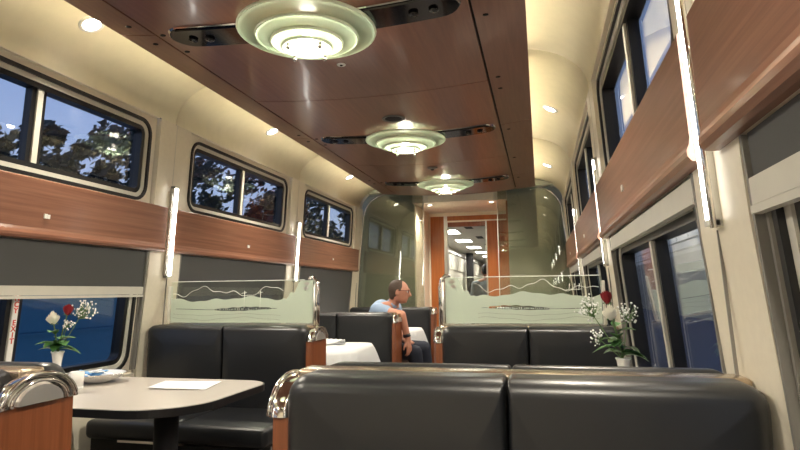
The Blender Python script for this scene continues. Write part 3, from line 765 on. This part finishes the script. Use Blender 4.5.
# ------------------------------------------------------------------ tables
def table_outline(s, grow=0.0, n=10, cut=0.0):
    xa = AX[s] + (0.045 - cut if s < 0 else -0.02); xb = WX[s]-s*0.0
    pts = []
    k = 1 if xa > xb else -1   # direction from wall to aisle
    hw = 0.37+grow; xe = xa + k*grow
    rn, rf = 0.26, 0.13
    pts.append((xb, -hw))
    for i in range(n+1):
        t = -PI/2 + PI/2*i/n; pts.append((xe - k*rn + k*rn*math.cos(t), -hw+rn+rn*math.sin(t)))
    for i in range(n+1):
        t = PI/2*i/n; pts.append((xe - k*rf + k*rf*math.cos(t), hw-rf+rf*math.sin(t)))
    pts.append((xb, hw))
    return pts
def table(s, yc, label):
    cut = 0.07 if s < 0 and yc > 3 else 0.0
    r = empty('dining_table', ((AX[s]+WX[s])/2, yc, 0), label, 'table', 'dining tables of the booths')
    MB().prism(table_outline(s, 0.0, 10, cut), lambda a, b, d: (a, yc+b, d), 0.715, 0.736).build('table_top', 'laminate', r)
    o1, o2 = table_outline(s, 0.006, 10, cut), table_outline(s, -0.004, 10, cut)
    MB().ring(o1, o2, lambda a, b, d: (a, yc+b, d), 0.705, 0.734).build('table_edge', 'rubber', r)
    xm = AX[s] + s*0.26
    MB().tube([(xm, yc, 0.02), (xm, yc, 0.70)], 0.05, 16).build('pedestal', 'base', r)
    MB().lathe([(0.24, 0.0), (0.24, 0.012), (0.06, 0.03), (0.05, 0.05)], (xm, yc, 0), 24).build('foot', 'base', r)
    MB().box(xm-0.25, xm+0.25, yc-0.05, yc+0.05, 0.68, 0.715).build('bracket', 'base', r)
    return r
TB = 2.22
table(-1, TB, 'bare beige table with menu and flowers at the left window')
table(-1, TB+2, 'table under the white cloth left of the aisle')
table(-1, TB+4, 'table under the white cloth beside the person in blue')
table(1, TB-2, 'table between the camera and the nearest booth seat')
table(1, TB, 'table holding the right flowers behind the nearest booth seat')
table(1, TB+2, 'table behind the right etched divider')
table(1, TB+4, 'farthest right table before the glass partition')

def tablecloth(s, yc, label):
    top = table_outline(s, 0.004, 14, 0.07); n = len(top); rnd = random.Random(int(yc*10))
    rings = [[(a, yc+b, 0.742) for a, b in table_outline(s, -0.02, 14, 0.07)], [(a, yc+b, 0.741) for a, b in top]]
    for j, (g, dz) in enumerate(((0.016, -0.03), (0.026, -0.09), (0.036, -0.16), (0.045, -0.23))):
        ol = table_outline(s, 0.004+g, 14, 0.07); R_ = []
        for i, (a, b) in enumerate(ol):
            wv = 0.012*(j+0.2)*math.sin(i*1.9+1.0)
            hang = dz*(1.0+0.10*math.sin(i*0.8+yc))
            aa = a + (wv if 0 < i < n-1 else 0)*(-s); R_.append((aa, yc+b*(1+1.2*wv*(0 < i < n-1)), 0.741+hang))
        rings.append(R_)
    mb = MB(); vs = [p for R_ in rings for p in R_]
    fs = [tuple(range(n))]
    for j in range(len(rings)-1):
        for i in range(n-1): fs.append((j*n+i, j*n+i+1, (j+1)*n+i+1, (j+1)*n+i))
    mb.add(vs, fs, False); mb.sm = [k > 0 for k in range(len(fs))]
    o = one(mb, 'tablecloth', 'cloth', ((AX[s]+WX[s])/2, yc, 0.741), label, 'tablecloth', 'white tablecloths')
    so = o.modifiers.new('thick', 'SOLIDIFY'); so.thickness = 0.002; so.offset = 1
    return o
tablecloth(-1, TB+2, 'white tablecloth draped over the table behind the left divider')
tablecloth(-1, TB+4, 'white tablecloth beside the person in blue')
# napkin on the far cloth
def napkin(cx, cy, z, label, rot=0.3):
    mb = MB(); N = 6; P = []
    for i in range(N+1):
        for j in range(N+1):
            u, v = i/N-0.5, j/N-0.5
            h = 0.035*math.exp(-((u+v)**2)*14)+0.006
            P.append((cx+0.22*u*math.cos(rot)-0.16*v*math.sin(rot), cy+0.22*u*math.sin(rot)+0.16*v*math.cos(rot), z+h))
    mb.add(P, [(i*(N+1)+j, (i+1)*(N+1)+j, (i+1)*(N+1)+j+1, i*(N+1)+j+1) for i in range(N) for j in range(N)], True)
    o = one(mb, 'napkin', 'cloth', (cx, cy, z), label, 'napkin'); so = o.modifiers.new('thick', 'SOLIDIFY'); so.thickness = 0.005; return o
napkin(-0.62, TB+2.15, 0.744, 'folded white napkin lying on the cloth behind the left divider')

# menu paper, bowl of sachets and cup on the bare table
mb = MB(); z = 0.739
quad = [(-0.69, 2.263), (-0.735, 2.45), (-0.48, 2.52), (-0.425, 2.29)]
P = []
for i in range(7):
    for j in range(5):
        u, v = i/6, j/4
        a = Vector(quad[0]).lerp(Vector(quad[3]), u); b = Vector(quad[1]).lerp(Vector(quad[2]), u); c = a.lerp(b, v)
        P.append((c.x, c.y, z+0.010*max(0, 0.35-u)**1.0*2+0.003*math.sin(u*3)))
mb.add(P, [(i*5+j, (i+1)*5+j, (i+1)*5+j+1, i*5+j+1) for i in range(6) for j in range(4)], True)
o = one(mb, 'menu_sheet', 'paper', (-0.58, 2.38, z), 'white paper sheet lying on the bare table', 'paper'); so = o.modifiers.new('thick', 'SOLIDIFY'); so.thickness = 0.001
bc = (-1.07, 2.40, 0.737)
r = empty('sachet_bowl', bc, 'shallow pale bowl on the bare table by the window', 'bowl')
MB().lathe([(0.05, 0.0), (0.055, 0.004), (0.10, 0.022), (0.125, 0.042), (0.128, 0.044), (0.122, 0.042), (0.098, 0.026), (0.05, 0.008), (0, 0.008)], bc, 32).build('bowl_body', 'bowl', r)
MB().lathe([(0.122, 0.0405), (0.1285, 0.0445), (0.130, 0.042), (0.126, 0.039)], bc, 32, 1.0, True).build('rim', 'chrome', r)
rnd = random.Random(3)
for i in range(9):
    a = rnd.uniform(0, 6.28); d = rnd.uniform(0.0, 0.085); cx, cy = bc[0]+d*math.cos(a), bc[1]+d*math.sin(a)
    cz = bc[2]+0.034+0.008*(i % 4)
    mb = MB(); rot = Matrix.Rotation(rnd.uniform(0, 3.1), 3, 'Z') @ Matrix.Rotation(rnd.uniform(-.35, .35), 3, 'X')
    m_ = MB().rbox(-0.032, 0.032, -0.020, 0.020, -0.003, 0.003, 0.0025, 1)
    m_.v = [tuple(rot @ Vector(v) + Vector((cx, cy, cz))) for v in m_.v]
    bl = i % 3 != 0
    one(m_, 'sachet', 'blue_packet' if bl else 'white_packet', (cx, cy, cz), ('blue' if bl else 'white')+' paper sachet lying in the pale bowl', 'sachet', 'sachets in the bowl')
cc = (-1.02, 2.22, 0.737)
r = empty('small_tumbler', cc, 'small pale tumbler beside the left flower vase', 'tumbler')
MB().lathe([(0.026, 0), (0.030, 0.075), (0.028, 0.075), (0.024, 0.006), (0, 0.006)], cc, 18).build('cup_body', 'bowl', r)
MB().lathe([(0.0265, 0.0), (0.0268, 0.012), (0.0255, 0.012), (0.0255, 0.0)], cc, 18, 1.0, True).build('cup_foot', 'white', r)

# ------------------------------------------------------------------ vases and flowers
def petal_rose(mb, c, R_, up_, turns=22, open_=1.0):
    c = Vector(c); q = Vector((0, 0, 1)).rotation_difference(Vector(up_).normalized()).to_matrix()
    for i in range(turns):
        t = i/turns; a = i*2.399; rad = R_*(0.12+0.50*t); h = R_*(1.25-0.75*t*open_); wd = R_*(0.45+0.5*t)
        N = 4; P = []
        for u in range(N+1):
            for v in range(N+1):
                uu, vv = u/N*2-1, v/N
                aa = a+uu*wd/R_*0.95
                rr = rad*(0.35+0.75*math.sin(vv*PI*0.55))*(1+0.22*t*open_*vv**3)
                zz = -R_*0.55 + (h+R_*0.45)*vv*(1-0.25*uu*uu)
                P.append(q @ Vector((rr*math.cos(aa), rr*math.sin(aa), zz)) + c)
        mb.add(P, [(u*(N+1)+v, (u+1)*(N+1)+v, (u+1)*(N+1)+v+1, u*(N+1)+v+1) for u in range(N) for v in range(N)], True)
    return mb
def leaf_mesh(mb, base, d, L_, W_, droop=0.3):
    base = Vector(base); d = Vector(d).normalized(); sd = d.cross(Vector((0, 0, 1))).normalized(); nn = sd.cross(d)
    N = 6; P = []
    for i in range(N+1):
        t = i/N; w = W_*math.sin(PI*min(1, t*0.96+0.02))**0.8*(1-0.25*t); c = base+d*L_*t-Vector((0, 0, droop*L_*t*t))
        P += [c-sd*w+nn*w*0.35, c, c+sd*w+nn*w*0.35]
    mb.add(P, [(i*3+k, i*3+k+1, i*3+4+k, i*3+3+k) for i in range(N) for k in range(2)], True); return mb
def flowers(base, where, wpos, rpos, gyps, seed):
    rnd = random.Random(seed); base = Vector(base)
    vt = base+Vector((0, 0, 0.165))
    r = empty('bud_vase', base, 'slim white bud vase %s' % where, 'vase', 'bud vases')
    MB().lathe([(0.030, 0), (0.031, 0.006), (0.021, 0.02), (0.015, 0.07), (0.017, 0.12), (0.023, 0.162), (0.026, 0.17), (0.023, 0.169), (0.014, 0.12), (0.010, 0.03), (0, 0.03)], base, 20).build('vase_body', 'vase', r)
    MB().lathe([(0.0255, 0.167), (0.0275, 0.171), (0.0255, 0.173), (0.023, 0.170)], base, 20, 1.0, True).build('vase_lip', 'white', r)
    for nm, pos, m, R_, op in (('white_rose', Vector(wpos), 'rose_white', 0.036, 1.1), ('red_rose', Vector(rpos), 'rose_red', 0.030, 0.5)):
        rr = empty(nm, vt-Vector((0, 0, 0.09)), '%s rose in the vase %s' % ('open white' if 'white' in nm else 'dark red half-open', where), 'rose')
        dr_ = (pos-vt).normalized()
        petal_rose(MB(), pos, R_, dr_+Vector((0, 0, 0.6)), 24, op).build('bloom', m, rr)
        mid = vt.lerp(pos, 0.5)+Vector((0, 0, 0.01))
        MB().tube([vt-Vector((0, 0, 0.09)), vt, mid, pos-dr_*R_*0.5], 0.0028, 6).build('stem', 'stem', rr)
        mb = MB()
        for k in range(5):
            a = k*1.257; leaf_mesh(mb, pos-dr_*R_*0.5, (math.cos(a), math.sin(a), 0.5), 0.025, 0.006, 0.6)
        mb.build('sepals', 'leaf', rr)
        for k in range(7):
            t = rnd.uniform(0.02, 0.6); p = vt.lerp(pos, t); a = rnd.uniform(0, 6.28)
            leaf_mesh(MB(), p, (math.cos(a), math.sin(a), rnd.uniform(0.0, 0.8)), rnd.uniform(0.065, 0.10), rnd.uniform(0.024, 0.034), 0.4).build('leaf', 'leaf', rr)
    for gi, (gp, rad, cnt) in enumerate(gyps):
        gp = Vector(gp)
        rr = empty('gypsophila_sprig', vt-Vector((0, 0, 0.08)), "%s of tiny white baby's breath in the vase %s" % (['tallest spray', 'second spray', 'lowest spray'][gi], where), 'flower sprig', 'sprigs of small white blossom')
        stem = MB().tube([vt-Vector((0, 0, 0.08)), vt, vt.lerp(gp, 0.6), gp], 0.0016, 5); bl = MB()
        for k in range(int(cnt*1.6)):
            v = Vector((rnd.gauss(0, 1), rnd.gauss(0, 1), rnd.gauss(0, 1))).normalized()*rad*rnd.uniform(0.3, 1.0)
            p = gp+v; stem.tube([gp-(gp-vt).normalized()*rad*0.8, p], 0.0007, 3, False); bl.sphere(p, rnd.uniform(0.0025, 0.0045), 6, 4)
        stem.build('stem', 'stem', rr); b_ = bl.build('blossom', 'gyp', rr); b_['kind'] = 'stuff'
flowers((-1.045, 2.13, 0.737), 'at the left window', (-1.068, 2.12, 1.045), (-1.012, 2.14, 1.080), [((-0.955, 2.17, 1.085), 0.055, 60), ((-1.00, 2.13, 1.025), 0.03, 24)], 4)
flowers((1.275, 2.22, 0.737), 'at the right window', (1.238, 2.20, 1.062), (1.232, 2.24, 1.115), [((1.165, 2.23, 1.085), 0.05, 55), ((1.30, 2.22, 1.07), 0.042, 40), ((1.185, 2.16, 0.985), 0.03, 22)], 8)

# ------------------------------------------------------------------ people (one continuous remeshed body each)
def capsule(mb, a, b, ra, rb, n=12):
    a, b = Vector(a), Vector(b)
    mb.tube([a.lerp(b, t) for t in (0, 0.25, 0.5, 0.75, 1)], [ra, ra*0.75+rb*0.25, (ra+rb)/2, ra*0.25+rb*0.75, rb], n)
    mb.sphere(a, ra, n, 8); mb.sphere(b, rb, n, 8)
def remesh(o, vox, it=2):
    m = o.modifiers.new('skin', 'REMESH'); m.mode = 'VOXEL'; m.voxel_size = vox; m.use_smooth_shade = True
    s_ = o.modifiers.new('smooth', 'SMOOTH'); s_.iterations = it; s_.factor = 0.5
    return o
def head(mb, c, q):
    # local head frame: +x faces forward, +z up
    c = Vector(c)
    def L(x, y, z): return q @ Vector((x, y, z)) + c
    mb.sphere(c, 0.1, 20, 14, (0.98, 0.78, 1.08), q)
    mb.sphere(L(0.035, 0, -0.055), 0.062, 16, 10, (0.95, 0.86, 1.05), q)
    mb.sphere(L(0.062, 0, -0.092), 0.026, 10, 8, (1, 1.2, 0.8), q)          # chin
    mb.tube([L(0.092, 0, 0.015), L(0.106, 0, -0.010), L(0.117, 0, -0.030), L(0.098, 0, -0.040)], [0.009, 0.012, 0.015, 0.012], 8)   # nose
    mb.sphere(L(0.088, 0, -0.062), 0.014, 8, 6, (0.8, 1.6, 0.5), q); mb.sphere(L(0.085, 0, -0.074), 0.013, 8, 6, (0.8, 1.5, 0.5), q)  # lips
    mb.tube([L(0.085, -0.045, 0.022), L(0.096, -0.015, 0.026), L(0.096, 0.015, 0.026), L(0.085, 0.045, 0.022)], 0.009, 6)             # brow
    for sy in (-1, 1):
        mb.sphere(L(-0.008, sy*0.082, -0.012), 0.03, 8, 6, (0.65, 0.35, 1.05), q)   # ears
    return L
def hand(mb, wrist, d, palm_n, thumb_side, curl=0.5, sc=1.0):
    w = Vector(wrist); d = Vector(d).normalized(); n_ = Vector(palm_n).normalized(); sd = d.cross(n_).normalized()*thumb_side
    n_ = sd.cross(d)*thumb_side
    def P(a, b, c): return w + (d*a + sd*b + n_*c)*sc
    for b in (-0.03, -0.01, 0.01, 0.03): capsule(mb, P(0.01, b*0.6, 0), P(0.085, b, 0), 0.016*sc, 0.013*sc, 8)
    for b, L_ in ((0.033, 0.070), (0.011, 0.080), (-0.011, 0.074), (-0.033, 0.058)):
        a0 = P(0.088, b, 0); a1 = P(0.088+L_*0.45, b*1.1, 0.012*curl); a2 = P(0.088+L_*0.45+L_*0.3*(1-curl*0.4), b*1.1, 0.012*curl+0.022*curl); a3 = P(0.088+L_*0.45+L_*0.45*(1-curl*0.5), b*1.08, 0.012*curl+0.048*curl)
        capsule(mb, a0, a1, 0.0105*sc, 0.0095*sc, 8); capsule(mb, a1, a2, 0.0095*sc, 0.0088*sc, 8); capsule(mb, a2, a3, 0.0088*sc, 0.0078*sc, 8)
    capsule(mb, P(0.02, 0.025, 0.004), P(0.055, 0.055, 0.012), 0.013*sc, 0.0115*sc, 8); capsule(mb, P(0.055, 0.055, 0.012), P(0.088, 0.066, 0.020), 0.011*sc, 0.009*sc, 8)

# the seated person in blue: sits behind the left booth, turned to the aisle, right arm over the seat end
mo = (-0.60, 5.72, 0.50)
man = empty('person', (mo[0], mo[1], 0.50), 'person in light blue shirt and glasses leaning a bare arm over a booth seat end', 'person')
hc = Vector((-0.365, 5.60, 1.155)); hq = Matrix.Rotation(0.12, 3, 'Z') @ Matrix.Rotation(0.10, 3, 'Y')
b = MB()
Lh = head(b, hc, hq)
nk = Vector((-0.445, 5.63, 1.02))
capsule(b, nk, hc+Vector((-0.02, 0.01, -0.04)), 0.058, 0.056)
sR, sL = Vector((-0.565, 5.50, 0.975)), Vector((-0.47, 5.84, 0.985))
pel = Vector((-0.66, 5.74, 0.60)); che = Vector((-0.57, 5.68, 0.88))
b.sphere(che, 0.15, 18, 12, (0.78, 1.15, 1.2)); b.sphere(pel, 0.16, 18, 12, (0.95, 1.1, 0.85)); capsule(b, pel, che, 0.145, 0.14)
capsule(b, sR, nk, 0.062, 0.05); capsule(b, sL, nk, 0.062, 0.05)
eR = Vector((-0.315, 5.445, 0.955)); wR = Vector((-0.255, 5.455, 0.715))
eR = Vector((-0.300, 5.42, 0.930)); wR = Vector((-0.245, 5.44, 0.700))
capsule(b, sR, eR, 0.055, 0.044); capsule(b, eR, wR, 0.043, 0.029)
hand(b, wR, (0.12, 0.02, -1.0), (-0.9, 0.3, 0), -1, 0.5)
eL = Vector((-0.45, 5.97, 0.75)); wL = Vector((-0.36, 5.80, 0.665))
capsule(b, sL, eL, 0.052, 0.042); capsule(b, eL, wL, 0.041, 0.028); hand(b, wL, (0.5, -0.8, -0.05), (0, 0, -1), 1, 0.4)
hips = [(Vector((-0.60, 5.64, 0.585)), Vector((-0.20, 5.54, 0.565)), Vector((-0.16, 5.60, 0.10))), (Vector((-0.58, 5.82, 0.585)), Vector((-0.18, 5.88, 0.575)), Vector((-0.14, 5.92, 0.10)))]
for h_, k_, a_ in hips:
    capsule(b, h_, k_, 0.085, 0.062); capsule(b, k_, a_, 0.06, 0.042); capsule(b, a_-Vector((0.04, 0, 0.055)), a_+Vector((0.17, 0, -0.06)), 0.040, 0.034)
body = remesh(b.build('body', 'skin', man), 0.007)
# shirt
b = MB(); b.sphere(che, 0.162, 18, 12, (0.80, 1.17, 1.22)); capsule(b, pel+Vector((0, 0, 0.02)), che, 0.160, 0.155)
capsule(b, sR, nk-Vector((0.02, 0, 0.035)), 0.073, 0.058); capsule(b, sL, nk-Vector((0.02, 0, 0.035)), 0.073, 0.058)
capsule(b, sR, sR.lerp(eR, 0.38), 0.070, 0.066); capsule(b, sL, sL.lerp(eL, 0.5), 0.068, 0.066)
remesh(b.build('shirt', 'shirt', man), 0.009)
b = MB(); capsule(b, nk+Vector((-0.03, 0.0, -0.015)), nk+Vector((0.005, -0.005, 0.012)), 0.062, 0.060, 14); remesh(b.build('collar', 'shirt', man), 0.008)
b = MB(); b.sphere(pel-Vector((0, 0, 0.03)), 0.172, 18, 12, (0.97, 1.12, 0.8))
for h_, k_, a_ in hips: capsule(b, h_, k_, 0.097, 0.075); capsule(b, k_, a_+Vector((0, 0, 0.03)), 0.072, 0.062)
remesh(b.build('trousers', 'trousers', man), 0.010)
for h_, k_, a_ in hips:
    b = MB(); capsule(b, a_-Vector((0.045, 0, 0.055)), a_+Vector((0.18, 0, -0.062)), 0.046, 0.038); remesh(b.build('shoe', 'rubber', man), 0.008)
# hair: back and sides, receding over the brow
b = MB(); b.sphere(Lh(-0.020, 0, 0.014), 0.1, 20, 14, (0.92, 0.86, 1.03), hq); b.sphere(Lh(-0.055, 0, -0.035), 0.06, 14, 10, (0.75, 1.15, 1.0), hq)
hair = remesh(b.build('hair', 'hair', man), 0.006, 1)
# glasses
b = MB()
for sy in (-1, 1):
    b.tube([Lh(0.098, sy*0.034+0.024*math.cos(t*PI/6), 0.008+0.019*math.sin(t*PI/6)) for t in range(13)], 0.0028, 6, False)
    b.tube([Lh(0.096, sy*0.058, 0.012), Lh(0.05, sy*0.080, 0.012), Lh(-0.005, sy*0.088, 0.006)], 0.0028, 6)
b.tube([Lh(0.102, -0.010, 0.012), Lh(0.106, 0, 0.014), Lh(0.102, 0.010, 0.012)], 0.0026, 6)
b.build('glasses', 'frame', man)
b = MB()
for sy in (-1, 1): b.sphere(Lh(0.083, sy*0.032, 0.006), 0.012, 10, 8)
b.build('eyes', 'white', man)
b = MB()
for sy in (-1, 1): b.sphere(Lh(0.0925, sy*0.032, 0.006), 0.005, 8, 6)
b.build('pupils', 'dark_hair', man)
b = MB(); b.tube([nk+Vector((-0.05, 0.06, 0.0)), nk+Vector((-0.02, -0.055, 0.0)), nk+Vector((0.04, -0.07, -0.07)), nk+Vector((0.06, -0.06, -0.16))], 0.008, 6).build('lanyard', 'lanyard', man)
b = MB(); b.tube([wR.lerp(eR, 0.10), wR.lerp(eR, 0.22)], 0.036, 12).build('dark_band', 'lanyard', man)  # dark band round the right forearm just above the wrist

# a standing figure beyond the doorway
po = Vector((0.10, 10.2, 0.0))
p2 = empty('person', po, 'person in grey top standing in the doorway to the next car', 'person')
b = MB(); hq2 = Matrix.Rotation(PI*0.55, 3, 'Z'); h2 = po+Vector((0, 0, 1.34+0.02))
L2 = head(b, h2, hq2); n2 = po+Vector((0, 0, 1.22)); capsule(b, n2, h2, 0.055, 0.055)
b.sphere(po+Vector((0, 0, 1.02)), 0.15, 16, 10, (1.2, 0.8, 1.3)); capsule(b, po+Vector((0, 0, 0.75)), po+Vector((0, 0, 1.02)), 0.14, 0.14)
for sx in (-1, 1):
    sh = po+Vector((sx*0.19, 0, 1.14)); el = po+Vector((sx*0.24, 0.02, 0.86)); wr = po+Vector((sx*0.22, 0.12, 0.66))
    capsule(b, sh, n2, 0.06, 0.05); capsule(b, sh, el, 0.052, 0.042); capsule(b, el, wr, 0.04, 0.028); hand(b, wr, (0, 0.3, -1), (-sx, 0, 0), sx, 0.4)
    capsule(b, po+Vector((sx*0.09, 0, 0.72)), po+Vector((sx*0.10, 0, 0.40)), 0.085, 0.06); capsule(b, po+Vector((sx*0.10, 0, 0.40)), po+Vector((sx*0.10, 0, 0.07)), 0.06, 0.042)
    capsule(b, po+Vector((sx*0.10, -0.03, 0.04)), po+Vector((sx*0.10, 0.15, 0.035)), 0.036, 0.032)
remesh(b.build('body', 'skin', p2), 0.010)
b = MB(); b.sphere(po+Vector((0, 0, 1.02)), 0.162, 16, 10, (1.22, 0.82, 1.3)); capsule(b, po+Vector((0, 0, 0.74)), po+Vector((0, 0, 1.02)), 0.155, 0.155)
for sx in (-1, 1):
    sh = po+Vector((sx*0.19, 0, 1.14)); el = po+Vector((sx*0.24, 0.02, 0.86)); capsule(b, sh, n2-Vector((0, 0, 0.04)), 0.07, 0.055); capsule(b, sh, el, 0.066, 0.056)
remesh(b.build('top', 'grey_shirt', p2), 0.012)
b = MB(); capsule(b, po+Vector((0, 0, 0.74)), po+Vector((0, 0, 0.80)), 0.15, 0.15)
for sx in (-1, 1): capsule(b, po+Vector((sx*0.09, 0, 0.72)), po+Vector((sx*0.10, 0, 0.40)), 0.097, 0.075); capsule(b, po+Vector((sx*0.10, 0, 0.40)), po+Vector((sx*0.10, 0, 0.09)), 0.074, 0.062)
remesh(b.build('trousers', 'trousers', p2), 0.012)
b = MB(); b.sphere(L2(-0.015, 0, 0.02), 0.1, 16, 10, (0.98, 0.88, 1.06), hq2); remesh(b.build('hair', 'dark_hair', p2), 0.008, 1)

p2.scale = (1.1, 1.1, 1.1)

# ------------------------------------------------------------------ outside
o = MB().box(-80, -1.7, -60, 90, -1.3, -1.2).build('floor_outside_left', 'ground'); tag(o, 'dark gravel beside the track, left', kind='structure')
o = MB().box(1.7, 80, -60, 90, -1.3, -1.2).build('floor_outside_right', 'ground'); tag(o, 'dark gravel beside the track, right', kind='structure')
r = empty('blue_train_car', (-3.4, 6, -1.2), 'blue painted train car standing outside the left lower windows', 'train car')
MB().box(-4.6, -3.4, -6, 26, -0.7, 1.30).build('car_side', 'bluecar', r)
for z in (0.35, 0.80, 1.12): MB().box(-3.42, -3.385, -6, 26, z, z+0.018).build('side_rib', 'bluecar', r)
MB().box(-4.5, -3.5, -6, 26, -1.2, -0.7).build('underframe', 'base', r)
r = empty('silver_train_car', (3.3, 10, -1.2), 'ribbed silver train car with grey and navy bands outside the right windows', 'train car')
MB().box(3.3, 4.6, -4, 40, 1.72, 3.1).build('silver_side', 'steel', r)
for k in range(9): MB().tube([(3.30, -4, 1.80+0.14*k), (3.30, 40, 1.80+0.14*k)], 0.022, 6).build('side_rib', 'steel', r)
MB().box(3.31, 4.6, -4, 40, 0.70, 1.72).build('grey_band', 'galceil', r)
MB().box(3.30, 4.6, -4, 40, -0.7, 0.70).build('navy_band', 'navypaint', r)
MB().box(3.40, 4.5, -4, 40, -1.2, -0.7).build('underframe', 'base', r)
def tree(p, h, rad, label, seed):
    rnd = random.Random(seed); r = empty('tree', p, label, 'tree', 'trees outside the left windows'); p = Vector(p)
    MB().tube([p, p+Vector((0.1, 0, h*0.4)), p+Vector((0, 0.2, h*0.75))], 0.22, 8, True, 0.4).build('trunk', 'bark', r)
    mb = MB(); cl = [(p+Vector((rnd.uniform(-1, 1)*rad, rnd.uniform(-1, 1)*rad, h*0.45+rnd.random()*h*0.55)), rad*rnd.uniform(0.22, 0.42)) for _ in range(26)]
    for c, cr in cl:
        for _ in range(110):
            v = Vector((rnd.gauss(0, 1), rnd.gauss(0, 1), rnd.gauss(0, 1))).normalized()*cr*rnd.uniform(0.3, 1.0)
            q = c+v; s_ = rnd.uniform(0.10, 0.22); a = Vector((rnd.uniform(-1, 1), rnd.uniform(-1, 1), rnd.uniform(-1, 1))).normalized(); d = a.orthogonal().normalized(); e_ = a.cross(d)
            mb.add([q-d*s_, q-e_*s_*0.5, q+d*s_, q+e_*s_*0.5], [(0, 1, 2, 3)])
    l_ = mb.build('crown', 'crown', r); l_['kind'] = 'stuff'
tree((-13, 14.6, -1.2), 7.6, 1.7, 'dark tree behind the left pane of the nearest left upper window', 1)
tree((-13.5, 18.6, -1.2), 8.6, 1.9, 'dark tree filling the right pane of the nearest left upper window', 2)
tree((-13, 25.5, -1.2), 8.4, 2.2, 'dark tree seen through the second left upper window', 3)
tree((-13, 31.5, -1.2), 8.6, 2.4, 'dark tree between the second and farthest left upper windows', 6)
tree((-12.5, 37.5, -1.2), 8.2, 2.4, 'dark tree seen through the farthest left upper window', 5)
r = empty('far_building', (-26, 31, -1.2), 'low grey-brown building behind the trees on the left', 'building')
MB().box(-30, -26, 25, 38, -1.2, 6.6).build('building_wall', 'house', r)
MB().box(-30.5, -25.6, 24.5, 38.5, 6.6, 7.0).build('building_roof', 'guide', r)
for i in range(9): MB().box(-26.02, -25.95, 25.6+i*1.4, 26.4+i*1.4, 4.6, 5.8).build('building_window', 'rubber', r)

for o in bpy.data.objects:
    if '_o' in o: del o['_o']
